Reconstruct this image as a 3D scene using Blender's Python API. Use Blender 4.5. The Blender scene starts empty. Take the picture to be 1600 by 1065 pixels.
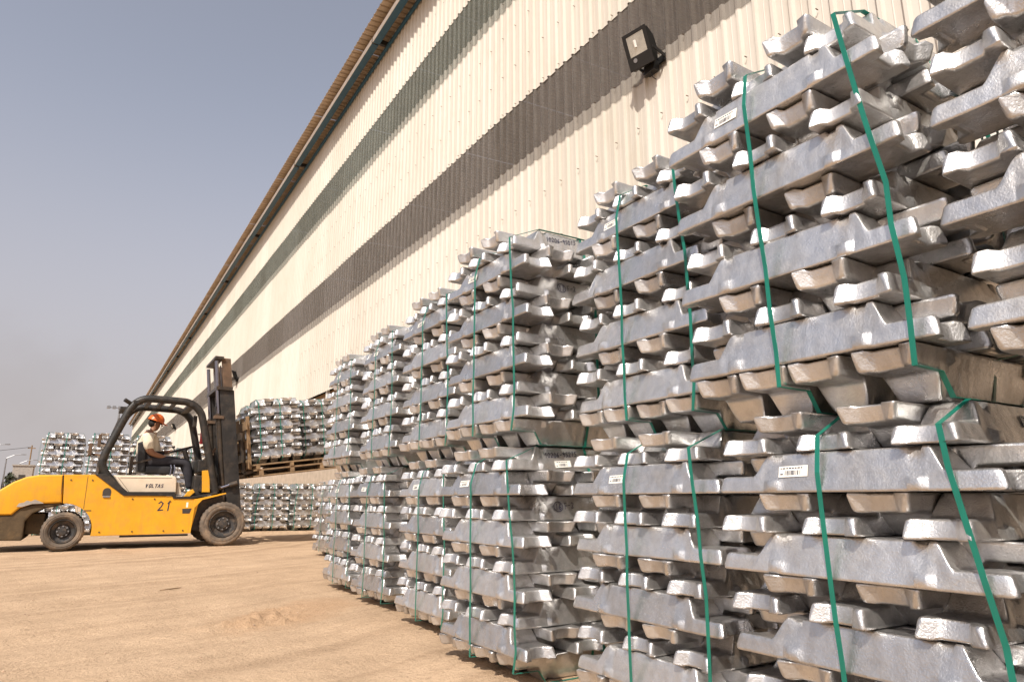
import bpy, bmesh, math, random
from mathutils import Vector, Matrix, noise
R = math.radians
random.seed(7)

# ------------------------------------------------------------------ camera
scene = bpy.context.scene
C = scene.collection
CAM_H = 0.85
cd = bpy.data.cameras.new('camera')
cd.sensor_width = 36.0
cd.lens = 23.85
cd.clip_start = 0.05
cd.clip_end = 4000
cam = bpy.data.objects.new('camera', cd)
cam.location = (0, 0, CAM_H)
cam.rotation_euler = (R(90 + 13.14), 0, R(-31.61))
C.objects.link(cam)
scene.camera = cam

# ------------------------------------------------------------------ sky, sun, exposure
SUN_TO = Vector((-0.70, -0.60, 1.0)).normalized()          # towards the sun
EL = math.asin(SUN_TO.z)
AZ = math.atan2(SUN_TO.x, SUN_TO.y)
world = bpy.data.worlds.new('World')
scene.world = world
world.use_nodes = True
wn = world.node_tree
wn.nodes.clear()
w_out = wn.nodes.new('ShaderNodeOutputWorld')
w_bg = wn.nodes.new('ShaderNodeBackground')
w_sky = wn.nodes.new('ShaderNodeTexSky')
w_sky.sky_type = 'NISHITA'
w_sky.sun_disc = False
w_sky.sun_elevation = EL
w_sky.sun_rotation = AZ
w_sky.air_density = 1.0
w_sky.dust_density = 2.5
w_sky.ozone_density = 1.5
w_hs = wn.nodes.new('ShaderNodeHueSaturation')
w_hs.inputs['Saturation'].default_value = 0.42
w_mul = wn.nodes.new('ShaderNodeMix')
w_mul.data_type = 'RGBA'
w_mul.blend_type = 'MULTIPLY'
w_mul.inputs[0].default_value = 1.0
w_mul.inputs[7].default_value = (0.95, 0.93, 0.965, 1)
# looking low, the sky is seen through dust: warm grey haze near the horizon, all round
w_tc = wn.nodes.new('ShaderNodeTexCoord')
w_sep = wn.nodes.new('ShaderNodeSeparateXYZ')
w_max = wn.nodes.new('ShaderNodeMath'); w_max.operation = 'MAXIMUM'; w_max.inputs[1].default_value = 0.10
w_cmb = wn.nodes.new('ShaderNodeCombineXYZ')
wn.links.new(w_tc.outputs['Generated'], w_sep.inputs[0])
wn.links.new(w_sep.outputs[0], w_cmb.inputs[0]); wn.links.new(w_sep.outputs[1], w_cmb.inputs[1])
wn.links.new(w_sep.outputs[2], w_max.inputs[0]); wn.links.new(w_max.outputs[0], w_cmb.inputs[2])
wn.links.new(w_cmb.outputs[0], w_sky.inputs[0])
w_hz = wn.nodes.new('ShaderNodeMapRange')
w_hz.interpolation_type = 'SMOOTHSTEP'
w_hz.inputs['From Min'].default_value = 0.0; w_hz.inputs['From Max'].default_value = 0.55
w_hz.inputs['To Min'].default_value = 0.85; w_hz.inputs['To Max'].default_value = 0.0
wn.links.new(w_sep.outputs[2], w_hz.inputs['Value'])
w_hm = wn.nodes.new('ShaderNodeMix'); w_hm.data_type = 'RGBA'
w_hm.inputs[7].default_value = (2.95, 2.62, 2.56, 1)
wn.links.new(w_hz.outputs[0], w_hm.inputs[0])
w_bg.inputs['Strength'].default_value = 0.158
wn.links.new(w_sky.outputs[0], w_hs.inputs['Color'])
wn.links.new(w_hs.outputs[0], w_mul.inputs[6])
wn.links.new(w_mul.outputs[2], w_hm.inputs[6])
w_dst = wn.nodes.new('ShaderNodeVectorMath'); w_dst.operation = 'DISTANCE'
w_dst.inputs[1].default_value = Vector((-0.085, 0.985, 0.125)).normalized()
wn.links.new(w_tc.outputs['Generated'], w_dst.inputs[0])
w_no = wn.nodes.new('ShaderNodeTexNoise'); w_no.inputs['Scale'].default_value = 16.0; w_no.inputs['Detail'].default_value = 5.0
wn.links.new(w_tc.outputs['Generated'], w_no.inputs['Vector'])
w_ad = wn.nodes.new('ShaderNodeMath'); w_ad.operation = 'MULTIPLY_ADD'; w_ad.inputs[1].default_value = 0.16
wn.links.new(w_no.outputs[0], w_ad.inputs[0]); wn.links.new(w_dst.outputs['Value'], w_ad.inputs[2])
w_mr = wn.nodes.new('ShaderNodeMapRange'); w_mr.interpolation_type = 'SMOOTHSTEP'
w_mr.inputs['From Min'].default_value = 0.09; w_mr.inputs['From Max'].default_value = 0.19
w_mr.inputs['To Min'].default_value = 0.16; w_mr.inputs['To Max'].default_value = 0.0
wn.links.new(w_ad.outputs[0], w_mr.inputs['Value'])
w_sm = wn.nodes.new('ShaderNodeMix'); w_sm.data_type = 'RGBA'
w_sm.inputs[7].default_value = (1.9, 1.62, 1.5, 1)
wn.links.new(w_mr.outputs[0], w_sm.inputs[0]); wn.links.new(w_hm.outputs[2], w_sm.inputs[6])
wn.links.new(w_sm.outputs[2], w_bg.inputs['Color'])
wn.links.new(w_bg.outputs[0], w_out.inputs['Surface'])

sd = bpy.data.lights.new('sun', 'SUN')
sd.energy = 5.0
sd.angle = R(0.55)
sd.color = (1.0, 0.93, 0.83)
sun = bpy.data.objects.new('sun', sd)
sun.rotation_euler = SUN_TO.to_track_quat('Z', 'Y').to_euler()
sun.location = (-20, -20, 40)
C.objects.link(sun)

vs = scene.view_settings
vs.view_transform = 'Standard'
vs.look = 'None'
vs.exposure = 0.15
vs.gamma = 1.0
vs.use_curve_mapping = False
scene.cycles.use_denoising = True
scene.cycles.max_bounces = 5
scene.cycles.diffuse_bounces = 3
scene.cycles.glossy_bounces = 3
scene.cycles.transparent_max_bounces = 8

# ------------------------------------------------------------------ helpers
def new_obj(name, mesh, parent=None, loc=None, rot=None):
    o = bpy.data.objects.new(name, mesh)
    C.objects.link(o)
    if parent is not None:
        o.parent = parent
    if loc is not None:
        o.location = loc
    if rot is not None:
        o.rotation_euler = rot
    return o

def tag(o, label=None, cat=None, group=None, kind=None):
    if label: o['label'] = label
    if cat: o['category'] = cat
    if group: o['group'] = group
    if kind: o['kind'] = kind
    return o

def empty(name, loc=(0, 0, 0), rz=0.0):
    o = bpy.data.objects.new(name, None)
    o.empty_display_size = 0.2
    o.location = loc
    o.rotation_euler = (0, 0, rz)
    C.objects.link(o)
    return o

def mesh_from(verts, faces, mats, name='mesh', smooth=False, mat_idx=None):
    me = bpy.data.meshes.new(name)
    me.from_pydata([tuple(v) for v in verts], [], faces)
    for m in (mats if isinstance(mats, (list, tuple)) else [mats]):
        me.materials.append(m)
    if mat_idx:
        me.polygons.foreach_set('material_index', mat_idx)
    if smooth:
        me.polygons.foreach_set('use_smooth', [True] * len(me.polygons))
    me.update()
    return me

class MB:
    """collects shapes, builds ONE mesh object"""
    def __init__(s):
        s.bm = bmesh.new()
    def box(s, x0, x1, y0, y1, z0, z1, bevel=0.0, mat=None, rot=None):
        r = bmesh.ops.create_cube(s.bm, size=1.0)
        vs_ = r['verts']
        c = Vector(((x0 + x1) / 2, (y0 + y1) / 2, (z0 + z1) / 2))
        M = Matrix.Translation(c) @ (rot if rot is not None else Matrix()) @ Matrix.Diagonal((abs(x1 - x0), abs(y1 - y0), abs(z1 - z0), 1))
        bmesh.ops.transform(s.bm, matrix=M, verts=vs_)
        if bevel > 0:
            es = list({e for v in vs_ for e in v.link_edges})
            bmesh.ops.bevel(s.bm, geom=es, offset=bevel, segments=2, affect='EDGES', profile=0.6)
        return s
    def bar(s, p, q, w, h, up=(0, 0, 1), bevel=0.0):
        p, q = Vector(p), Vector(q)
        d = q - p
        L = d.length
        z = d.normalized()
        x = Vector(up).cross(z)
        if x.length < 1e-4:
            x = Vector((1, 0, 0)).cross(z)
        x.normalize()
        y = z.cross(x)
        M = Matrix((x, y, z)).transposed().to_4x4()
        M.translation = (p + q) / 2
        r = bmesh.ops.create_cube(s.bm, size=1.0)
        vs_ = r['verts']
        bmesh.ops.transform(s.bm, matrix=M @ Matrix.Diagonal((w, h, L, 1)), verts=vs_)
        if bevel > 0:
            es = list({e for v in vs_ for e in v.link_edges})
            bmesh.ops.bevel(s.bm, geom=es, offset=bevel, segments=2, affect='EDGES', profile=0.6)
        return s
    def cyl(s, p, q, r0, r1=None, n=14, caps=True):
        p, q = Vector(p), Vector(q)
        r1 = r0 if r1 is None else r1
        d = q - p
        M = d.to_track_quat('Z', 'Y').to_matrix().to_4x4()
        M.translation = (p + q) / 2
        bmesh.ops.create_cone(s.bm, cap_ends=caps, segments=n, radius1=r0, radius2=r1, depth=d.length, matrix=M)
        return s
    def tube(s, pts, r, n=10, closed=False):
        pts = [Vector(p) for p in pts]
        rings = []
        N = len(pts)
        prev = None
        for i, p in enumerate(pts):
            a = pts[i - 1] if (i > 0 or closed) else p
            b = pts[(i + 1) % N] if (i < N - 1 or closed) else p
            t = (b - a).normalized()
            if prev is None:
                u = Vector((0, 0, 1)).cross(t)
                if u.length < 1e-3: u = Vector((0, 1, 0)).cross(t)
            else:
                u = prev - t * prev.dot(t)
            u.normalize()
            prev = u
            v = t.cross(u)
            rr = r[i] if isinstance(r, (list, tuple)) else r
            rings.append([s.bm.verts.new(p + (u * math.cos(2 * math.pi * k / n) + v * math.sin(2 * math.pi * k / n)) * rr) for k in range(n)])
        M = N if closed else N - 1
        for i in range(M):
            A, B = rings[i], rings[(i + 1) % N]
            for k in range(n):
                s.bm.faces.new((A[k], A[(k + 1) % n], B[(k + 1) % n], B[k]))
        if not closed:
            s.bm.faces.new(rings[0][::-1]); s.bm.faces.new(rings[-1])
        return s
    def prism(s, pts, y0, y1, bevel=0.0, seg=2):
        """(x,z) outline extruded along y"""
        lo = [s.bm.verts.new((x, y0, z)) for x, z in pts]
        hi = [s.bm.verts.new((x, y1, z)) for x, z in pts]
        n = len(pts)
        fs = [s.bm.faces.new(lo), s.bm.faces.new(hi[::-1])]
        for i in range(n):
            fs.append(s.bm.faces.new((lo[i], hi[i], hi[(i + 1) % n], lo[(i + 1) % n])))
        bmesh.ops.recalc_face_normals(s.bm, faces=fs)
        if bevel > 0:
            es = list({e for f in fs[:2] for e in f.edges})
            bmesh.ops.bevel(s.bm, geom=es, offset=bevel, segments=seg, affect='EDGES', profile=0.6)
        return s
    def lathe_y(s, prof, c, n=40, wob=None, cap=True):
        """prof: list of (radius, y); revolve about y axis through c"""
        rings = []
        for j, (r, y) in enumerate(prof):
            ring = []
            for k in range(n):
                a = 2 * math.pi * k / n
                rr = r + (wob(j, k) if wob else 0)
                ring.append(s.bm.verts.new((c[0] + rr * math.cos(a), c[1] + y, c[2] + rr * math.sin(a))))
            rings.append(ring)
        for i in range(len(prof) - 1):
            for k in range(n):
                s.bm.faces.new((rings[i][k], rings[i][(k + 1) % n], rings[i + 1][(k + 1) % n], rings[i + 1][k]))
        if cap and prof[0][0] > 1e-4: s.bm.faces.new(rings[0][::-1])
        if cap and prof[-1][0] > 1e-4: s.bm.faces.new(rings[-1])
        return s
    def build(s, name, mat, parent=None, off=(0, 0, 0), smooth=False, ang=40):
        bm = s.bm
        bmesh.ops.recalc_face_normals(bm, faces=bm.faces)
        if any(off):
            bmesh.ops.translate(bm, vec=Vector(off), verts=bm.verts)
        if smooth:
            for f in bm.faces: f.smooth = True
            for e in bm.edges:
                if len(e.link_faces) == 2 and e.calc_face_angle(0) > R(ang): e.smooth = False
        me = bpy.data.meshes.new(name)
        bm.to_mesh(me); bm.free()
        for m in (mat if isinstance(mat, (list, tuple)) else [mat]): me.materials.append(m)
        return new_obj(name, me, parent)

# ------------------------------------------------------------------ materials
def nmat(name):
    m = bpy.data.materials.new(name)
    m.use_nodes = True
    nt = m.node_tree
    return m, nt, nt.nodes['Principled BSDF']

def N(nt, t, **kw):
    n = nt.nodes.new(t)
    for k, v in kw.items():
        if k in n.inputs: n.inputs[k].default_value = v
        else: setattr(n, k, v)
    return n

def ramp(nt, src, stops):
    r = nt.nodes.new('ShaderNodeValToRGB')
    el = r.color_ramp.elements
    while len(el) < len(stops): el.new(0.5)
    for e, (p, c) in zip(el, stops):
        e.position = p
        e.color = c if len(c) == 4 else (*c, 1)
    nt.links.new(src, r.inputs[0])
    return r

def mix(nt, fac, a, b, mode='MIX'):
    m = nt.nodes.new('ShaderNodeMix')
    m.data_type = 'RGBA'; m.blend_type = mode
    for sock, v in ((0, fac), (6, a), (7, b)):
        if isinstance(v, (int, float)): m.inputs[sock].default_value = v
        elif isinstance(v, tuple): m.inputs[sock].default_value = v if len(v) == 4 else (*v, 1)
        else: nt.links.new(v, m.inputs[sock])
    return m.outputs[2]

def simple(name, col, rough=0.6, metal=0.0, var=0.25, scale=6.0, bump=0.0, bscale=40.0, dirt=None, dirt_amt=0.5, dirt_scale=3.0, spec=0.4):
    """painted / plain surface with uneven colour, optional dirt in noise patches"""
    m, nt, b = nmat(name)
    tc = N(nt, 'ShaderNodeTexCoord')
    n1 = N(nt, 'ShaderNodeTexNoise', Scale=scale, Detail=5.0, Roughness=0.6)
    nt.links.new(tc.outputs['Object'], n1.inputs['Vector'])
    dark = tuple(c * (1 - var) for c in col)
    lite = tuple(min(1, c * (1 + var * 0.6)) for c in col)
    r = ramp(nt, n1.outputs[0], [(0.3, dark), (0.7, lite)])
    c = r.outputs[0]
    if dirt:
        n2 = N(nt, 'ShaderNodeTexNoise', Scale=dirt_scale, Detail=7.0, Roughness=0.7)
        nt.links.new(tc.outputs['Object'], n2.inputs['Vector'])
        r2 = ramp(nt, n2.outputs[0], [(0.48, (0, 0, 0)), (0.72, (dirt_amt,) * 3)])
        c = mix(nt, r2.outputs[0], c, dirt)
    nt.links.new(c, b.inputs['Base Color'])
    b.inputs['Roughness'].default_value = rough
    b.inputs['Metallic'].default_value = metal
    b.inputs['Specular IOR Level'].default_value = spec
    if bump > 0:
        n3 = N(nt, 'ShaderNodeTexNoise', Scale=bscale, Detail=4.0)
        nt.links.new(tc.outputs['Object'], n3.inputs['Vector'])
        bp = N(nt, 'ShaderNodeBump', Strength=bump, Distance=0.01)
        nt.links.new(n3.outputs[0], bp.inputs['Height'])
        nt.links.new(bp.outputs[0], b.inputs['Normal'])
    return m

def aluminium():
    m, nt, b = nmat('cast_aluminium')
    tc = N(nt, 'ShaderNodeTexCoord')
    oi = N(nt, 'ShaderNodeObjectInfo')
    add = N(nt, 'ShaderNodeVectorMath', operation='ADD')
    sc_ = N(nt, 'ShaderNodeVectorMath', operation='SCALE')
    sc_.inputs['Scale'].default_value = 37.0
    cmb = N(nt, 'ShaderNodeCombineXYZ')
    for k in range(3): nt.links.new(oi.outputs['Random'], cmb.inputs[k])
    nt.links.new(cmb.outputs[0], sc_.inputs[0])
    nt.links.new(tc.outputs['Object'], add.inputs[0]); nt.links.new(sc_.outputs[0], add.inputs[1])
    P = add.outputs[0]
    def noise_(scale, det=4.0, rough=0.6):
        n = N(nt, 'ShaderNodeTexNoise', Scale=scale, Detail=det, Roughness=rough)
        nt.links.new(P, n.inputs['Vector']); return n.outputs[0]
    fine, mid, big = noise_(170, 3), noise_(34, 5, .65), noise_(7, 6, .7)
    # base colour, a little different on every ingot, with dull oxide patches and dust
    rr = ramp(nt, oi.outputs['Random'], [(0.0, (0.39, 0.38, 0.375)), (0.5, (0.53, 0.518, 0.51)), (1.0, (0.68, 0.665, 0.65))])
    ox = ramp(nt, big, [(0.42, (0, 0, 0)), (0.75, (0.55, 0.55, 0.55))])
    c = mix(nt, ox.outputs[0], rr.outputs[0], (0.34, 0.30, 0.255))
    sp = ramp(nt, mid, [(0.35, (0.86, 0.86, 0.86)), (0.6, (1, 1, 1))])
    c = mix(nt, 1.0, c, sp.outputs[0], 'MULTIPLY')
    sc1 = ramp(nt, noise_(95, 7, .8), [(0.52, (0, 0, 0)), (0.62, (1, 1, 1))]).outputs[0]
    sc2 = ramp(nt, noise_(4.5, 4, .6), [(0.5, (0, 0, 0)), (0.68, (0.55,) * 3)]).outputs[0]
    scf = mix(nt, 1.0, sc1, sc2, 'MULTIPLY')
    c = mix(nt, scf, c, (0.86, 0.85, 0.83))
    nt.links.new(c, b.inputs['Base Color'])
    b.inputs['Metallic'].default_value = 0.92
    # most of the skin is matt; a second, sharper lobe gives the bright glints on edges and fillets
    ro = ramp(nt, mid, [(0.25, (0.50,) * 3), (0.55, (0.57,) * 3), (0.8, (0.64,) * 3)])
    nt.links.new(ro.outputs[0], b.inputs['Roughness'])
    b2 = nt.nodes.new('ShaderNodeBsdfPrincipled')
    b2.inputs['Base Color'].default_value = (0.84, 0.835, 0.83, 1)
    b2.inputs['Metallic'].default_value = 1.0
    b2.inputs['Roughness'].default_value = 0.24
    sh = ramp(nt, big, [(0.3, (0.68,) * 3), (0.65, (0.20,) * 3)])
    ms = nt.nodes.new('ShaderNodeMixShader')
    nt.links.new(sh.outputs[0], ms.inputs[0]); nt.links.new(b.outputs[0], ms.inputs[1]); nt.links.new(b2.outputs[0], ms.inputs[2])
    nt.links.new(ms.outputs[0], nt.nodes['Material Output'].inputs['Surface'])
    # relief: grainy cast skin, soft ripples, a few folds
    wv = N(nt, 'ShaderNodeTexWave', Scale=5.0, Distortion=9.0, Detail=3.0)
    nt.links.new(P, wv.inputs['Vector'])
    h1 = N(nt, 'ShaderNodeMath', operation='MULTIPLY_ADD'); nt.links.new(mid, h1.inputs[0]); h1.inputs[1].default_value = 1.1; nt.links.new(fine, h1.inputs[2])
    h2 = N(nt, 'ShaderNodeMath', operation='MULTIPLY_ADD'); nt.links.new(wv.outputs[0], h2.inputs[0]); h2.inputs[1].default_value = 0.5; nt.links.new(h1.outputs[0], h2.inputs[2])
    bp = N(nt, 'ShaderNodeBump', Strength=0.6, Distance=0.0022)
    nt.links.new(h2.outputs[0], bp.inputs['Height'])
    nt.links.new(bp.outputs[0], b2.inputs['Normal'])
    nt.links.new(bp.outputs[0], b.inputs['Normal'])
    return m

M = {}
M['alu'] = aluminium()
M['strap'] = simple('green_strap', (0.005, 0.15, 0.105), rough=0.38, var=0.18, scale=9, spec=0.5)
M['paper'] = simple('label_paper', (0.80, 0.77, 0.70), rough=0.7, var=0.06, scale=30)
M['ink'] = simple('dark_ink', (0.02, 0.02, 0.045), rough=0.6, var=0.2)
def cladding_mat():
    m, nt, b = nmat('cream_cladding')
    tc = N(nt, 'ShaderNodeTexCoord'); oi = N(nt, 'ShaderNodeObjectInfo')
    mp = N(nt, 'ShaderNodeMapping'); mp.inputs['Scale'].default_value = (1, 14, 0.5)
    add = N(nt, 'ShaderNodeVectorMath', operation='ADD')
    cb = N(nt, 'ShaderNodeCombineXYZ')
    ml = N(nt, 'ShaderNodeMath', operation='MULTIPLY'); ml.inputs[1].default_value = 50.0
    nt.links.new(oi.outputs['Random'], ml.inputs[0]); nt.links.new(ml.outputs[0], cb.inputs[2])
    nt.links.new(tc.outputs['Object'], add.inputs[0]); nt.links.new(cb.outputs[0], add.inputs[1])
    nt.links.new(add.outputs[0], mp.inputs[0])
    n1 = N(nt, 'ShaderNodeTexNoise', Scale=1.0, Detail=6.0, Roughness=0.7); nt.links.new(mp.outputs[0], n1.inputs['Vector'])
    n2 = N(nt, 'ShaderNodeTexNoise', Scale=1.3, Detail=7.0, Roughness=0.65); nt.links.new(add.outputs[0], n2.inputs['Vector'])
    tint = ramp(nt, oi.outputs['Random'], [(0.0, (0.525, 0.485, 0.42)), (0.5, (0.56, 0.518, 0.455)), (1.0, (0.585, 0.548, 0.49))]).outputs[0]
    st = ramp(nt, n1.outputs[0], [(0.36, (0.86, 0.83, 0.78)), (0.55, (1, 1, 1))]).outputs[0]
    c = mix(nt, 0.45, tint, st, 'MULTIPLY')
    du = ramp(nt, n2.outputs[0], [(0.5, (0, 0, 0)), (0.8, (0.25,) * 3)]).outputs[0]
    c = mix(nt, du, c, (0.40, 0.325, 0.235))
    nt.links.new(c, b.inputs['Base Color'])
    b.inputs['Roughness'].default_value = 0.55
    b.inputs['Specular IOR Level'].default_value = 0.25
    return m
M['cream'] = cladding_mat()
M['yellow'] = simple('yellow_paint', (0.70, 0.335, 0.016), rough=0.45, var=0.10, scale=3, dirt=(0.38, 0.21, 0.07), dirt_amt=0.4, dirt_scale=5.5)
def add_streaks(m, col, amt):
    nt = m.node_tree; b = nt.nodes['Principled BSDF']
    src = b.inputs['Base Color'].links[0].from_socket
    tc = N(nt, 'ShaderNodeTexCoord'); mp = N(nt, 'ShaderNodeMapping'); mp.inputs['Scale'].default_value = (11, 2, 1.1)
    nt.links.new(tc.outputs['Object'], mp.inputs[0])
    n1 = N(nt, 'ShaderNodeTexNoise', Scale=1.6, Detail=6.0, Roughness=0.7); nt.links.new(mp.outputs[0], n1.inputs['Vector'])
    f = ramp(nt, n1.outputs[0], [(0.52, (0, 0, 0)), (0.78, (amt,) * 3)]).outputs[0]
    n2 = N(nt, 'ShaderNodeTexNoise', Scale=26.0, Detail=5.0, Roughness=0.8); nt.links.new(tc.outputs['Object'], n2.inputs['Vector'])
    f2 = ramp(nt, n2.outputs[0], [(0.70, (0, 0, 0)), (0.73, (0.7,) * 3)]).outputs[0]
    c = mix(nt, f, src, col)
    c = mix(nt, f2, c, (0.10, 0.065, 0.04))
    nt.links.new(c, b.inputs['Base Color'])
add_streaks(M['yellow'], (0.30, 0.17, 0.06), 0.3)
M['black'] = simple('black_paint', (0.020, 0.018, 0.016), rough=0.5, var=0.35, scale=8, dirt=(0.12, 0.085, 0.06), dirt_amt=0.5, dirt_scale=6)
M['grease'] = simple('greasy_steel', (0.055, 0.045, 0.036), rough=0.42, metal=0.4, var=0.4, scale=10, dirt=(0.16, 0.10, 0.06), dirt_amt=0.7, dirt_scale=7)
M['rust'] = simple('rusty_steel', (0.13, 0.078, 0.046), rough=0.75, var=0.4, scale=9, dirt=(0.06, 0.045, 0.035), dirt_amt=0.7, dirt_scale=5)
M['chrome'] = simple('chromed_rod', (0.30, 0.29, 0.33), rough=0.18, metal=1.0, var=0.1)
M['rubber'] = simple('dusty_rubber', (0.12, 0.094, 0.072), rough=0.9, var=0.3, scale=12, dirt=(0.36, 0.25, 0.16), dirt_amt=0.8, dirt_scale=4, bump=0.3, bscale=60)
M['rim'] = simple('dark_rim', (0.05, 0.047, 0.045), rough=0.5, metal=0.3, var=0.35, scale=9, dirt=(0.26, 0.18, 0.12), dirt_amt=0.7, dirt_scale=8)
M['hood'] = simple('cream_hood', (0.66, 0.55, 0.42), rough=0.45, var=0.08, scale=3, dirt=(0.5, 0.37, 0.24), dirt_amt=0.4, dirt_scale=4)
M['brownmetal'] = simple('dirty_shaded_counterweight', (0.085, 0.056, 0.028), rough=0.8, var=0.35, scale=7, dirt=(0.20, 0.12, 0.05), dirt_amt=0.6, dirt_scale=5, bump=0.3, bscale=30)  # dark brown paints in dirt plus the shade under the counterweight's overhang
M['vinyl'] = simple('black_vinyl', (0.022, 0.021, 0.022), rough=0.5, var=0.25)
M['timber'] = simple('rough_timber', (0.25, 0.16, 0.085), rough=0.85, var=0.35, scale=11, dirt=(0.14, 0.10, 0.07), dirt_amt=0.6, dirt_scale=7, bump=0.3, bscale=50)
M['teal'] = simple('teal_gutter', (0.018, 0.075, 0.125), rough=0.5, var=0.2)
M['white'] = simple('white_trim', (0.78, 0.75, 0.70), rough=0.5, var=0.08)
M['roof'] = simple('roof_sheet', (0.42, 0.33, 0.24), rough=0.6, var=0.2, scale=2)
M['dark'] = simple('dark_opening', (0.05, 0.042, 0.036), rough=0.8, var=0.3)
M['brick'] = simple('plinth_render', (0.42, 0.34, 0.26), rough=0.9, var=0.2, bump=0.3)
M['lampblack'] = simple('black_lamp_housing', (0.012, 0.011, 0.010), rough=0.45, var=0.2)
M['mast'] = simple('dark_mast_steel', (0.030, 0.027, 0.025), rough=0.5, metal=0.2, var=0.4, scale=7, dirt=(0.10, 0.075, 0.055), dirt_amt=0.6, dirt_scale=5)
M['glass'] = simple('lamp_glass', (0.55, 0.58, 0.58), rough=0.12, metal=0.75, var=0.25, scale=7)
M['concrete'] = simple('concrete', (0.36, 0.32, 0.28), rough=0.9, var=0.25)
M['galv'] = simple('galvanised', (0.26, 0.26, 0.27), rough=0.45, metal=0.6, var=0.2)

def skylight(name, col, alpha):
    m, nt, b = nmat(name)
    tc = N(nt, 'ShaderNodeTexCoord')
    mp = N(nt, 'ShaderNodeMapping'); mp.inputs['Scale'].default_value = (1, 9, 0.7)
    nt.links.new(tc.outputs['Object'], mp.inputs[0])
    n1 = N(nt, 'ShaderNodeTexNoise', Scale=2.6, Detail=6.0, Roughness=0.65)
    nt.links.new(mp.outputs[0], n1.inputs['Vector'])
    oi = N(nt, 'ShaderNodeObjectInfo')
    r = ramp(nt, n1.outputs[0], [(0.3, tuple(c * 0.72 for c in col)), (0.7, tuple(c * 1.3 for c in col))])
    hv = ramp(nt, oi.outputs['Random'], [(0.0, (0.86, 0.84, 0.80)), (1.0, (1.12, 1.12, 1.12))])
    c = mix(nt, 1.0, r.outputs[0], hv.outputs[0], 'MULTIPLY')
    nt.links.new(c, b.inputs['Base Color'])
    b.inputs['Alpha'].default_value = alpha
    b.inputs['Roughness'].default_value = 0.45
    b.inputs['Specular IOR Level'].default_value = 0.3
    return m
M['sky_grey'] = skylight('grey_skylight', (0.185, 0.162, 0.142), 0.50)
M['sky_green'] = skylight('green_skylight', (0.160, 0.166, 0.138), 0.50)
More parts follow.
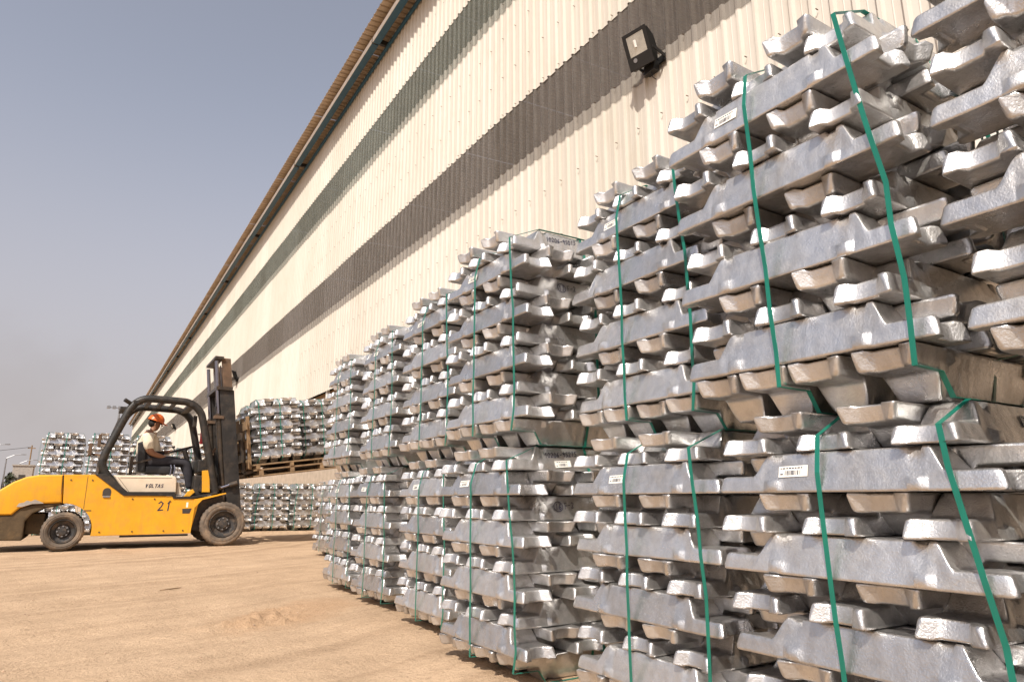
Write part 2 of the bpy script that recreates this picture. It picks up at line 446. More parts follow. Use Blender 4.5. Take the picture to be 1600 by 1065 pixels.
# ------------------------------------------------------------------ ground
def ground_material():
    m, nt, b = nmat('sandy_ground')
    tc = N(nt, 'ShaderNodeTexCoord')
    def nz(scale, det=6.0, rough=0.6, dist=0.0):
        n = N(nt, 'ShaderNodeTexNoise', Scale=scale, Detail=det, Roughness=rough, Distortion=dist)
        nt.links.new(tc.outputs['Object'], n.inputs['Vector']); return n.outputs[0]
    big, mid, fine = nz(0.28, 5, .55, .4), nz(2.3, 7, .65), nz(60, 4, .7)
    c1 = ramp(nt, big, [(0.3, (0.455, 0.318, 0.205)), (0.55, (0.51, 0.362, 0.238)), (0.75, (0.56, 0.405, 0.275))]).outputs[0]
    c2 = ramp(nt, mid, [(0.3, (0.80, 0.79, 0.78)), (0.6, (1.0, 1.0, 1.0)), (0.8, (1.06, 1.07, 1.09))]).outputs[0]
    c = mix(nt, 1.0, c1, c2, 'MULTIPLY')
    c3 = ramp(nt, fine, [(0.28, (0.72, 0.70, 0.68)), (0.5, (1, 1, 1)), (0.8, (1.08, 1.07, 1.06))]).outputs[0]
    c = mix(nt, 1.0, c, c3, 'MULTIPLY')
    # wheel wear: faint darker and lighter streaks that sweep round towards the forklift
    sub = N(nt, 'ShaderNodeVectorMath', operation='SUBTRACT'); sub.inputs[1].default_value = (-5.0, 21.0, 0)
    nt.links.new(tc.outputs['Object'], sub.inputs[0])
    ln = N(nt, 'ShaderNodeVectorMath', operation='LENGTH'); nt.links.new(sub.outputs[0], ln.inputs[0])
    cmb = N(nt, 'ShaderNodeCombineXYZ'); nt.links.new(ln.outputs['Value'], cmb.inputs[0])
    n4 = N(nt, 'ShaderNodeTexNoise', Scale=2.6, Detail=4.0, Roughness=0.7); nt.links.new(cmb.outputs[0], n4.inputs['Vector'])
    c4 = ramp(nt, n4.outputs[0], [(0.36, (0.80, 0.78, 0.76)), (0.5, (1, 1, 1)), (0.64, (1.05, 1.05, 1.05))]).outputs[0]
    c = mix(nt, 1.0, c, c4, 'MULTIPLY')
    # the dug-over patch is a darker, browner soil
    d1 = N(nt, 'ShaderNodeVectorMath', operation='SUBTRACT'); d1.inputs[1].default_value = (1.42, 5.55, 0)
    nt.links.new(tc.outputs['Object'], d1.inputs[0])
    rt = N(nt, 'ShaderNodeMapping'); rt.vector_type = 'POINT'; rt.inputs['Rotation'].default_value = (0, 0, R(-36.9)); rt.inputs['Scale'].default_value = (1, 1, 1)
    nt.links.new(d1.outputs[0], rt.inputs[0])
    dv = N(nt, 'ShaderNodeVectorMath', operation='MULTIPLY'); dv.inputs[1].default_value = (1 / 0.85, 1 / 0.46, 0)
    nt.links.new(rt.outputs[0], dv.inputs[0])
    dl = N(nt, 'ShaderNodeVectorMath', operation='LENGTH'); nt.links.new(dv.outputs[0], dl.inputs[0])
    dn = N(nt, 'ShaderNodeMath', operation='MULTIPLY_ADD'); nt.links.new(nz(4, 6, .7), dn.inputs[0]); dn.inputs[1].default_value = 1.3; nt.links.new(dl.outputs['Value'], dn.inputs[2])
    dmr = N(nt, 'ShaderNodeMapRange'); dmr.interpolation_type = 'SMOOTHSTEP'
    for k_, v_ in (('From Min', 1.15), ('From Max', 1.75), ('To Min', 0.75), ('To Max', 0.0)): dmr.inputs[k_].default_value = v_
    nt.links.new(dn.outputs[0], dmr.inputs['Value'])
    c = mix(nt, dmr.outputs[0], c, (0.40, 0.255, 0.15))
    nt.links.new(c, b.inputs['Base Color'])
    b.inputs['Roughness'].default_value = 0.95
    b.inputs['Specular IOR Level'].default_value = 0.15
    h = N(nt, 'ShaderNodeMath', operation='MULTIPLY_ADD'); nt.links.new(nz(14, 6, .7), h.inputs[0]); h.inputs[1].default_value = 2.5; nt.links.new(fine, h.inputs[2])
    bp = N(nt, 'ShaderNodeBump', Strength=0.8, Distance=0.014)
    nt.links.new(h.outputs[0], bp.inputs['Height']); nt.links.new(bp.outputs[0], b.inputs['Normal'])
    return m
M['sand'] = ground_material()

def ground_z(x, y):
    if abs(x) > 40 or y > 60 or y < -20: return 0.0
    z = 0.010 * noise.noise((x * 0.7, y * 0.7, 3.1)) + 0.006 * noise.noise((x * 3, y * 3, 1.7)) + 0.0028 * noise.noise((x * 12, y * 12, 4.7))
    r = math.hypot(x + 5.0, y - 21.0)
    if y < 14.5:
        z += 0.020 * noise.noise((r * 2.3, 0.3 * math.atan2(y - 21, x + 5) * 4, 9.0))
    # loose broken soil
    dx, dy = (x - 1.42), (y - 5.55)
    u, v = dx * 0.80 + dy * 0.60, -dx * 0.60 + dy * 0.80
    d = math.hypot(u / 0.78, v / 0.42)
    d += 0.35 * noise.noise((x * 3.5, y * 3.5, 5.0))
    if d < 1.0:
        k = min(1.0, (1 - d) * 2.2)
        z += k * (0.008 + 0.050 * abs(noise.noise((x * 8, y * 8, 2.0))) + 0.030 * noise.noise((x * 26, y * 26, 7.0)))
    # flat where bundles stand
    ex = max(1.80 - x, x - 3.1, -0.4 - y, y - 7.3, 0.0)
    if ex < 0.5:                          # trodden pad a little above the yard
        k = 1 - ex / 0.5
        k = k * k * (3 - 2 * k)
        z = z * (1 - k) + 0.026 * k
    return z

def axis_points(lo, a, b, hi, step):
    pts = []
    p = a
    while p < b: pts.append(p); p += step
    s = step; q = b
    while q < hi: pts.append(q); s *= 1.16; q += s
    pts.append(hi)
    s = step; q = a - step; left = []
    while q > lo: left.append(q); s *= 1.16; q -= s
    left.append(lo)
    return left[::-1] + pts
gx = axis_points(-1600, -1.2, 3.0, 1600, 0.028)
gy = axis_points(-800, 1.6, 8.0, 2600, 0.028)
gv = [(x, y, ground_z(x, y)) for y in gy for x in gx]
nx = len(gx)
gf = [(j * nx + i, j * nx + i + 1, (j + 1) * nx + i + 1, (j + 1) * nx + i) for j in range(len(gy) - 1) for i in range(nx - 1)]
g = new_obj('ground', mesh_from(gv, gf, M['sand'], 'ground', smooth=True))
tag(g, kind='structure')

# ------------------------------------------------------------------ warehouse
WX = 5.2
KW = 7.2 / 5.2                          # the wall stands 7.2 m to the side of the camera
wh = empty('warehouse', (WX * KW, 40 * KW, CAM_H * (1 - KW)))
wh.scale = (KW, KW, KW)
tag(wh, 'long cream corrugated metal warehouse with two dark translucent strips and blue gutter', 'building')
PITCH = 0.20
SHEET = 1.20
def rib_profile(y0, n):
    """corrugated sheet seen from above: (y, outward depth)"""
    out = []
    for k in range(n):
        b = y0 + k * PITCH
        out += [(b, 0.0), (b + 0.050, 0.0), (b + 0.058, 0.004), (b + 0.066, 0.0), (b + 0.118, 0.0), (b + 0.136, 0.034), (b + 0.166, 0.034), (b + 0.184, 0.0)]
    out.append((y0 + n * PITCH, 0.0))
    return out
def sheet_mesh(name, z0, z1, n, mat, lean=0.0):
    pr = rib_profile(0, n)
    v, f = [], []
    for (y, d) in pr:
        v += [(-d, y, z0), (-d - lean, y, z1)]
    for i in range(len(pr) - 1):
        f.append((2 * i, 2 * i + 1, 2 * i + 3, 2 * i + 2))
    return mesh_from(v, f, mat, name)
Y0, NS = -3.0, 50
rows = [('cladding_sheet', 3.68, 6.00, 0.000, 'cream'), ('skylight_sheet', 5.79, 7.10, -0.010, 'sky_grey'),
        ('cladding_sheet', 7.00, 9.22, -0.020, 'cream'), ('skylight_sheet', 9.01, 10.22, -0.030, 'sky_green'),
        ('cladding_sheet', 10.12, 11.98, -0.040, 'cream')]
for nm, z0, z1, off, mk in rows:
    me = sheet_mesh(nm, z0, z1, 6, M[mk])
    for k in range(NS):
        o = new_obj(nm, me, wh, (off + random.uniform(-.002, .002), Y0 + k * SHEET - 40, random.uniform(-.012, .012)))
        if k == NS - 1: pass
    far = sheet_mesh(nm, z0, z1, 6 * 52, M[mk])
    o = new_obj(nm, far, wh, (off, Y0 + NS * SHEET - 40, 0)); o['kind'] = 'stuff'
YE = Y0 + (NS + 52) * SHEET
# fixing screws in rows on the near cladding
mb = MB()
for z in (4.4, 5.2, 5.98, 7.05, 7.75, 8.5, 9.18, 10.15, 10.9):
    for k in range(60):
        y = Y0 + 0.09 + k * 0.4
        mb.box(WX - 0.052 - WX, WX - 0.036 - WX + 0.02, y - 40 - .0035, y - 40 + .0035, z - .0035, z + .0035)
o = mb.build('cladding_screws', M['rust'], wh); o['kind'] = 'stuff'
# roof
def roof_mesh(n):
    pr = rib_profile(0, n); v, f = [], []
    for y, d in pr:
        v += [(4.50 - WX, y, 12.02 + d), (18.0 - WX, y, 12.6 + d)]
    for i in range(len(pr) - 1):
        f.append((2 * i, 2 * i + 2, 2 * i + 3, 2 * i + 1))
    return mesh_from(v, f, M['roof'], 'roof_sheet')
rm = roof_mesh(6)
for k in range(NS):
    new_obj('roof_sheet', rm, wh, (0, Y0 + k * SHEET - 40, random.uniform(-.006, .006)))
o = new_obj('roof_sheet', roof_mesh(6 * 52), wh, (0, Y0 + NS * SHEET - 40, 0)); o['kind'] = 'stuff'
# gutter lengths with brackets, eaves angle
y = -8.0; k = 0
while y < YE:
    y2 = min(YE, y + 7.4)
    dz = 0.02 * (k % 2)
    mb = MB()
    mb.box(4.722 - WX, 4.886 - WX, y - 40 + .05, y2 - 40 - .02, 11.755 + dz, 11.765 + dz)
    mb.box(4.876 - WX, 4.886 - WX, y - 40 + .05, y2 - 40 - .02, 11.767 + dz, 11.91 + dz)
    gt = mb.build('gutter', M['teal'], wh)
    MB().box(4.706 - WX, 4.720 - WX, y - 40 + .05, y2 - 40 - .02, 11.762 + dz, 11.89 + dz).build('gutter_front', M['white'], gt)
    MB().box(4.71 - WX, 5.13 - WX, y - 40 - .04, y - 40 + .04, 11.79, 11.91).build('bracket', M['black'], wh)
    y = y2; k += 1
MB().box(5.06 - WX, 5.115 - WX, Y0 - 40, YE - 40, 11.72, 11.80).build('eaves_angle', M['teal'], wh)
# louvred opening and plinth under the cladding
yy = Y0
while yy < 75:
    mb = MB(); mb.box(0.02, 0.10, yy - 40 - .04, yy - 40 + .04, 2.36, 3.72); mb.build('post', M['white'], wh)
    for z in (3.34, 2.98, 2.62):
        b = MB(); b.bar((0.03, yy - 40 + .05, z), (0.03, yy + 3 - 40 - .05, z), 0.02, 0.20, up=(0.35, 0, 1)); b.build('louvre_board', M['cream'], wh)
    yy += 3.0
M['louvreback'] = simple('brown_louvre_backing', (0.30, 0.19, 0.10), rough=0.8)
MB().box(0.14, 0.16, Y0 - 40, YE - 40, 2.37, 3.70).build('louvre_backing', M['louvreback'], wh)
MB().box(0.0, 0.25, Y0 - 40, YE - 40, 0.0, 2.36).build('plinth_wall', M['brick'], wh)
mb = MB()
mb.box(12.8, 13.0, Y0 - 40, YE - 40, 0, 12.5)
mb.box(0.05, 12.8, Y0 - 40 - .2, Y0 - 40, 0, 12.0); mb.box(0.05, 12.8, YE - 40, YE - 40 + .2, 0, 12.0)
mb.build('back_wall', M['dark'], wh)

# wall floodlights
def floodlight(y, z, label, yaw):
    e = empty('floodlight', ((WX - 0.02) * KW, y * KW, CAM_H + (z - CAM_H) * KW))
    e.scale = (KW * .92,) * 3
    tag(e, label, 'floodlight', 'floodlights on the warehouse wall')
    Mx = Matrix.Translation((-0.24, 0.0, 0.04)) @ Matrix.Rotation(yaw, 4, 'Z') @ Matrix.Rotation(R(-22), 4, 'Y')
    def xf(o): o.matrix_local = Mx; return o
    # housing: front plate faces -x
    mb = MB()
    mb.prism([(-0.06, -0.23), (-0.06, 0.22), (0.0, 0.22), (0.10, 0.12), (0.12, -0.06), (0.06, -0.20), (0.0, -0.23)], -0.17, 0.17, 0.012)
    for s in (-0.10, -0.04, 0.02, 0.08): mb.box(0.02, 0.135, s - .004, s + .004, -0.08, 0.16)
    xf(mb.build('housing', M['lampblack'], e))
    fr = MB(); fr.box(-0.072, -0.061, -0.18, 0.18, -0.24, -0.075, .004); fr.box(-0.072, -0.061, -0.18, 0.18, 0.185, 0.23, .004)
    fr.box(-0.072, -0.061, -0.18, -0.13, -0.0745, 0.1845); fr.box(-0.072, -0.061, 0.13, 0.18, -0.0745, 0.1845)
    xf(fr.build('front_frame', M['lampblack'], e))
    gl = MB(); gl.box(-0.0665, -0.0615, -0.129, 0.129, -0.074, 0.184); xf(gl.build('glass', M['glass'], e))
    lampm = MB(); lampm.cyl((-0.069, 0.02, 0.02), (-0.069, 0.02, 0.11), 0.018); xf(lampm.build('lamp_tube', M['white'], e))
    xf(MB().cyl((-0.073, 0.07, -0.13), (-0.0765, 0.07, -0.13), 0.028, n=20).build('badge', M['galv'], e))
    br = MB(); br.bar((0.0, -0.2, -0.10), (-0.22, -0.2, -0.03), 0.012, 0.045); br.bar((0.0, 0.2, -0.10), (-0.22, 0.2, -0.03), 0.012, 0.045)
    br.box(-0.02, 0.0, -0.22, 0.22, -0.15, -0.06)
    br.box(-0.12, -0.022, -0.10, 0.08, -0.26, -0.12, .01)
    br.build('bracket', M['lampblack'], e)
    cb = MB(); cb.tube([(-0.09, -0.02, -0.26), (-0.08, -0.03, -0.33), (-0.05, -0.06, -0.37)], 0.006, 6); cb.build('cable', M['lampblack'], e)
    return e
floodlight(5.17, 5.98, 'large black floodlight on the wall above the nearest ingot stacks', R(12))
floodlight(31.4, 6.12, 'small black floodlight on the grey strip just right of the forklift mast', R(10))
floodlight(55.5, 6.05, 'tiny far floodlight on the wall seen through the forklift cab', R(10))
# ------------------------------------------------------------------ ingots and strapped bundles
L, HI, LH = 0.86, 0.1235, 0.1255        # ingot length, ingot height, layer pitch
EAR = 0.055                             # height of the thin end lugs
WB, WT = 0.089, 0.0575                   # half widths: open side / mould side
SL = (WB - WT) / HI
A = L / 2

def ingot_mesh(seed, hq=True):
    rnd = random.Random(seed)
    off = Vector((rnd.uniform(0, 50), rnd.uniform(0, 50), rnd.uniform(0, 50)))
    if hq:
        xs = [0.0, 0.06, 0.12, 0.17, 0.192, 0.199, 0.224, 0.231, 0.2465, 0.2515, 0.256, 0.261, 0.267, 0.275, 0.283, 0.291, 0.303, 0.328, 0.352, 0.376, 0.392, 0.401, 0.409, 0.4145]
    else:
        xs = [0.0, 0.16, 0.244, 0.254, 0.266, 0.288, 0.305, 0.36, 0.395, 0.410]
    st = []
    for x in xs: st.append((x, 0.0))
    st += [(0.4225, 0.0012), (0.4275, 0.0036), (0.430, 0.0085)]      # rounded end: (x, inset)
    stations = [(-x, i) for x, i in reversed(st)] + st[1:] if xs[0] == 0.0 else None
    def top(x):
        x = abs(x)
        k = (x - 0.2465) / (0.290 - 0.2465)
        k = max(0.0, min(1.0, k))
        k = k * k * (3 - 2 * k) * 0.35 + k * 0.65
        return HI + (EAR - HI) * k, k
    verts, rings = [], []
    for (x, inset) in stations:
        Ht, k = top(x)
        if hq:
            zb = [0.003, 0.010, 0.034, 0.044, 0.085, Ht - 0.008, Ht - 0.0022]
            ze = [0.003, 0.010, 0.019, 0.026, 0.033, Ht - 0.008, Ht - 0.0022]
        else:
            zb = [0.006, 0.04, 0.08, Ht - 0.008]; ze = [0.006, 0.016, 0.03, Ht - 0.007]
        zz = [a * (1 - k) + b * k for a, b in zip(zb, ze)]
        half = [(0.0, 0.0), (WB * 0.42, 0.0), (WB * 0.56, 0.0), (WB - 0.006, 0.0)]
        for i, z in enumerate(zz):
            y = WB - SL * z * (1 - 0.25 * k)
            if i == 0: y = WB - 0.0008
            if i == len(zz) - 1: y = WB - SL * Ht * (1 - 0.25 * k) - 0.0025
            half.append((y, z))
        tt = WB - SL * Ht * (1 - 0.25 * k)
        half += [(tt - 0.010, Ht), (WB * 0.56, Ht), (WB * 0.42, Ht), (0.0, Ht)]
        loop = [(y, z) for y, z in half] + [(-y, z) for y, z in reversed(half[1:-1])]
        ring = []
        ax = abs(x); sg = 1 if x >= 0 else -1
        for (y, z) in loop:
            # side pads near the foot of the body, and notches at its top corners
            if hq and z < 0.0345 and z > 0.003 and 0.232 > ax > 0.198 and abs(y) > 0.07:
                y = math.copysign(WB + 0.0045, y)
            if hq and z > Ht - 0.03 and 0.1985 < ax < 0.2245 and abs(y) > tt * 0.8:
                y *= 0.90; z -= 0.007
            # rounded end
            if inset:
                y -= math.copysign(min(inset, abs(y)), y)
                z += inset if z < Ht * 0.35 else (-inset if z > Ht * 0.65 else 0)
            xx = ax
            if ax > 0.30:
                e = (ax - 0.30) / 0.13
                xx -= 0.016 * e * (z / EAR)
                # two horns with a recess between them
                w = abs(y) / WB
                dn = 1.0 if w < 0.43 else max(0.0, (0.56 - w) / 0.13)
                if w > 0.84: xx -= 0.012 * ((w - 0.84) / 0.16) ** 2 * max(0.0, (e - 0.7) / 0.3)
                if e > 0.45: xx -= 0.034 * dn * min(1.0, (e - 0.45) / 0.4)
            p = Vector((xx * sg, y, z))
            nv = noise.noise_vector(p * 3.2 + off) * 0.0030 + noise.noise_vector(p * 9 + off) * 0.0018 + noise.noise_vector(p * 28 + off) * 0.0006
            if z < 0.002:      # sunk, wrinkled open side
                nv.z = 0.003 + 0.0025 * noise.noise(p * 14 + off) if abs(y) < WB * 0.6 and ax < 0.4 else abs(nv.z) * .5
            p += nv
            ring.append(len(verts)); verts.append(p)
        rings.append(ring)
    faces = []
    n = len(rings[0])
    for i in range(len(rings) - 1):
        for k in range(n):
            faces.append((rings[i][k], rings[i + 1][k], rings[i + 1][(k + 1) % n], rings[i][(k + 1) % n]))
    nh = n // 2 + 1                      # points in one half, bottom centre to top centre
    for ring in (rings[0], rings[-1]):
        for side in (1, -1):
            h = [ring[(side * i) % n] for i in range(nh)]
            t = h[::-1]
            faces += [(h[0], h[1], t[1], t[0]), (h[1], h[2], t[2], t[1]), (h[2], h[3], t[3], t[2]), tuple(h[3:nh - 3])]
    bm = bmesh.new()
    vv = [bm.verts.new(v) for v in verts]
    for f in faces: bm.faces.new([vv[i] for i in f])
    bmesh.ops.recalc_face_normals(bm, faces=bm.faces)
    for f in bm.faces: f.smooth = True
    bm.normal_update()
    vn = []
    for v in bm.verts:
        nv = Vector()
        for f in v.link_faces: nv += f.normal * (f.calc_area() ** 0.9)
        vn.append(nv.normalized() if nv.length > 0 else Vector((0, 0, 1)))
    me = bpy.data.meshes.new('ingot'); bm.to_mesh(me); bm.free()
    me.normals_split_custom_set_from_vertices(vn)
    me.materials.append(M['alu'])
    return me
ING = [ingot_mesh(s) for s in range(12)]
ING_LOW = [ingot_mesh(s + 100, False) for s in range(4)]

# --- handwriting as pen strokes
GLYPH = {'V': [[(.0, 1), (.36, 0), (.72, 1)]], 'Q': [[(.32, 0), (.72, 0), (.86, .2), (.86, .8), (.72, 1), (.32, 1), (.18, .8), (.18, .2), (.32, 0), (.72, 0)]], 'L': [[(.1, 1), (.1, .05), (.8, .05)]], 'T': [[(.0, .95), (.9, .95)], [(.45, .95), (.45, 0)]], 'A': [[(.0, 0), (.45, 1), (.9, 0)]], 'S': [[(.85, .9), (.3, .95), (.1, .75), (.3, .53), (.7, .47), (.88, .25), (.7, .05), (.1, .08)]],
 '0': [[(.5, 1), (.15, .8), (.1, .3), (.4, 0), (.8, .2), (.85, .7), (.5, 1)]], '1': [[(.35, .8), (.55, 1), (.5, 0)]],
 '2': [[(.1, .8), (.4, 1), (.8, .8), (.6, .45), (.1, 0), (.9, .05)]], '3': [[(.1, .95), (.7, .95), (.4, .55), (.8, .35), (.5, 0), (.1, .1)]],
 '4': [[(.6, 1), (.1, .35), (.9, .4)], [(.65, .7), (.6, 0)]], '5': [[(.85, 1), (.3, .95), (.25, .55), (.7, .5), (.75, .15), (.3, 0), (.1, .1)]],
 '6': [[(.7, 1), (.25, .6), (.15, .2), (.45, 0), (.8, .2), (.6, .45), (.2, .3)]], '9': [[(.8, .75), (.5, 1), (.2, .8), (.4, .5), (.8, .75), (.7, 0)]],
 '-': [[(.15, .45), (.8, .5)]], 'F': [[(.3, 0), (.25, 1), (.85, .98)], [(.27, .5), (.7, .52)]], 'O': [[(.5, 1.35), (-.1, 1.0), (-.25, .4), (.1, -.2), (.7, -.3), (1.2, .1), (1.3, .8), (.9, 1.25), (.5, 1.35)]]}
def strokes_mesh(text, hgt, adv, pen, mat, shear=0.15, seed=1, circled=0, jit=.08):
    rnd = random.Random(seed)
    v, f = [], []
    def line(pts):
        for (a, b) in zip(pts[:-1], pts[1:]):
            d = Vector((b[0] - a[0], b[1] - a[1]))
            if d.length < 1e-6: continue
            t = d.normalized() * pen * .35; nrm = Vector((-d.y, d.x)).normalized() * pen * 0.5
            a2, b2 = Vector(a) - t, Vector(b) + t
            i = len(v)
            for q in (a2 - nrm, b2 - nrm, b2 + nrm, a2 + nrm): v.append((q.x, q.y, 0.00002 * len(f)))
            f.append((i, i + 1, i + 2, i + 3))
    x = 0.0
    for ci, ch in enumerate(text):
        jy = rnd.uniform(-jit, jit) * hgt
        for s in GLYPH.get(ch, []):
            line([(x + (px * 0.62 + shear * py) * hgt, py * hgt + jy) for px, py in s])
        x += adv * hgt
        if circled and ci == circled - 1:
            w = x
            line([(w / 2 + w * .62 * math.cos(t * math.pi / 8), hgt * .5 + hgt * .85 * math.sin(t * math.pi / 8)) for t in range(18)])
            x += adv * hgt * .6
    return mesh_from(v, f, mat, 'handwriting')
def barcode_mesh(seed):
    rnd = random.Random(seed)
    v = [(-.05, -.0175, 0), (.05, -.0175, 0), (.05, .0175, 0), (-.05, .0175, 0)]
    f = [(0, 1, 2, 3)]; mi = [0]
    def rect(x0, x1, y0, y1):
        i = len(v); v.extend([(x0, y0, .0006), (x1, y0, .0006), (x1, y1, .0006), (x0, y1, .0006)]); f.append((i, i + 1, i + 2, i + 3)); mi.append(1)
    x = -.028
    while x < .026:
        w = rnd.choice((.0012, .0022, .0034)); rect(x, x + w, -.012, .003); x += w + rnd.choice((.0012, .002, .003))
    x = -.044
    while x < .03:
        w = rnd.uniform(.004, .011); rect(x, x + w, .0085, .0125); x += w + .003
    rect(-.044, -.034, -.010, -.006)
    return mesh_from(v, f, [M['paper'], M['ink']], 'barcode_label', mat_idx=mi)
BAR = [barcode_mesh(s) for s in range(3)]

def on_side(ing, me, name, x, z, rot=0.0, out=0.0022):
    """lay a flat print on the ingot's -y flank"""
    y = -(WB - SL * z) - out
    ex, up = Vector((1, 0, 0)), Vector((0, SL, 1)).normalized()
    nrm = ex.cross(up)
    Mx = Matrix((ex, up, nrm)).transposed().to_4x4() @ Matrix.Rotation(rot, 4, 'Z')
    Mx.translation = Vector((x, y, z))
    o = new_obj(name, me, ing); o.matrix_local = Mx
    return o

def ribbon(pts, axis, w, th=0.0016):
    """closed flat strap: pts in 3d lying in a plane with normal 'axis'"""
    n = len(pts); pts = [Vector(p) for p in pts]; axis = Vector(axis)
    cen = sum(pts, Vector()) / n
    v, f = [], []
    for i, p in enumerate(pts):
        t = (pts[(i + 1) % n] - pts[i - 1]).normalized()
        o = t.cross(axis).normalized()
        if o.dot(p - cen) < 0: o = -o
        for s in (-.5, .5):
            v.append(p + axis * (w * s)); v.append(p + axis * (w * s) + o * th)
    for i in range(n):
        a, b = 4 * i, 4 * ((i + 1) % n)
        f += [(a, b, b + 2, a + 2), (a + 1, a + 3, b + 3, b + 1), (a, a + 1, b + 1, b), (a + 2, b + 2, b + 3, a + 3)]
    return v, f

P2 = 0.290
OX, OY = -A + WB + 0.004 + P2, 0.032     # bars lie flush with the road side and a little towards the far end
HB = 9 * LH
def strap_loop(u, seed, lean):
    """outline in (depth, z) of a strap pulled round the bundle"""
    rnd = random.Random(seed)
    e = A + 0.006
    cn = A - .024 if u > -.30 else A + .003
    up = [(e + rnd.uniform(-.003, .002), z) for z in (.16, .27, .41, .52, .66, .77)]
    pts = [(-e, 0.064)] + [(-a, z) for a, z in up] + [(-e, 7 * LH + .06), (-cn, HB - LH + EAR - .007)]
    pts += [(-0.25, HB + .003), (0.0, HB + .0045), (0.25, HB + .003)]
    pts += [(cn, HB - LH + EAR - .007), (e, 7 * LH + .06)] + up[::-1] + [(e, 0.064)]
    pts += [(0.30, 0.062), (0.26, 0.003), (-0.26, 0.003), (-0.30, 0.062)]
    out = []
    for i, (d, z) in enumerate(pts):
        tq = max(0.0, min(1.0, (z - 4.5 * LH) / (3.5 * LH)))
        ue = u if u > -.30 else (-.345 if z < LH * .9 else u + (-.310 - u) * tq)   # on the lug ends, leaning in to sit on the top bar
        out.append((d, z, ue + lean * (z / HB - .5) + rnd.uniform(-.004, .004)))
    return out

def strap_loop_side(u, seed, lean):
    """outline in (width, z) of a strap that runs the other way, over the crosswise layers"""
    rnd = random.Random(seed)
    e = A + 0.010
    h = [(e, LH + .002), (e + .002, .45), (e + .002, .75), (e - .012, 7 * LH + EAR + .003)]
    t = [(P2 + WB + .008, 8 * LH + .006), (P2 + WT + .005, HB + .0055)]
    pts = [(-d, z) for d, z in h] + [(OY - d, z) for d, z in t] + [(0.0, HB + .0065)] + [(OY + d, z) for d, z in reversed(t)] + [(d, z) for d, z in reversed(h)]
    pts += [(OY + .380, LH * .96), (OY + .352, .003), (OY - .352, .003), (OY - .380, LH * .96)]
    return [(d, z, u + lean * (z / HB - .5) + rnd.uniform(-.004, .004)) for d, z in pts]

def bundle(label, x0, y0, z0=0.0, yaw=0.0, hq=True, seed=0, group='strapped bundles of aluminium ingots', name='ingot_bundle', barcode=True, writing=None, extra=None, size=1.0, straps=((0.05, -0.362), (0.03, 0.26)), zs=1.0, lean=0.0):
    """x0: front (road side) end of the lugs, y0: end nearest the camera; 9 layers, crosswise"""
    rnd = random.Random(seed * 13 + 5)
    e = empty(name, (x0 + A * size, y0 + A * size, z0), yaw)
    e.scale = (size, size, size * zs)
    tag(e, label, 'ingot bundle', group)
    meshes = ING if hq else ING_LOW
    sh = Vector((0, 0))
    for k in range(9):
        along_y = (k % 2 == 1)
        if k == 0: slots = [((i - 1.5) * 0.193, True) for i in range(4)]
        else: slots = [(-P2, False), (-P2 / 2, True), (0.0, False), (P2 / 2, True), (P2, False)]
        sh = sh * .7 + Vector((rnd.uniform(-.009, .009), rnd.uniform(-.009, .009)))
        for (s, up) in slots:
            jl, js, jr = rnd.uniform(-.016, .014), rnd.uniform(-.006, .006), rnd.uniform(-.016, .016)
            z = k * LH + (HI + (LH - HI) * .9 if up else 0.0008)
            py_l = lean * ((k + .5) * LH - HB / 2)
            ang = (-math.pi / 2 if along_y else 0.0) + jr
            px, py = (s + js + OX, jl) if along_y else (jl, s + js + OY)
            o = new_obj('ingot', rnd.choice(meshes), e)
            Mx = Matrix.Translation((px + sh.x, py + sh.y + py_l, z)) @ Matrix.Rotation(ang, 4, 'Z')
            if up: Mx = Mx @ Matrix.Rotation(math.pi, 4, 'X')
            if rnd.random() < .5: Mx = Mx @ Matrix.Rotation(math.pi, 4, 'Z') if abs(s) < P2 - .01 else Mx
            o.matrix_local = Mx
            if barcode and k == 7 and s == -P2: on_side(o, rnd.choice(BAR), 'barcode_label', -0.135 + rnd.uniform(-.02, .02), 0.066, rnd.uniform(-.05, .05))
            if writing and k == 8 and s == -P2: on_side(o, strokes_mesh(writing[0], .026, .72, .0036, M['ink'], seed=seed), 'handwriting', -0.205, 0.064, R(5)); \
                on_side(o, rnd.choice(BAR), 'barcode_label', 0.14 if seed % 2 == 0 else -0.10, 0.062 if seed % 2 == 0 else 0.036, R(4), .0035)
            if writing and k == 6 and s == -P2: on_side(o, strokes_mesh(writing[1], .030, .72, .0036, M['ink'], seed=seed + 3, circled=2), 'handwriting', -0.15, 0.052, R(6))
            if extra and k == 8 and s == -P2: on_side(o, rnd.choice(BAR), 'barcode_label', 0.02, 0.075, R(-2))
    for i, u in enumerate(straps[0]):
        pts = [(d, uu + lean * (z - HB / 2) * 1.3, z) for d, z, uu in strap_loop(u, seed * 7 + i, rnd.uniform(-.02, .02))]
        v, f = ribbon(pts, (0, 1, 0), 0.0150)
        new_obj('strap', mesh_from(v, f, M['strap'], 'strap'), e)
    for i, u in enumerate(straps[1]):
        pts = [(uu, d + lean * (z - HB / 2), z) for d, z, uu in strap_loop_side(u, seed * 7 + 3 + i, rnd.uniform(-.02, .02))]
        v, f = ribbon(pts, (1, 0, 0), 0.0150)
        new_obj('strap', mesh_from(v, f, M['strap'], 'strap'), e)
    return e

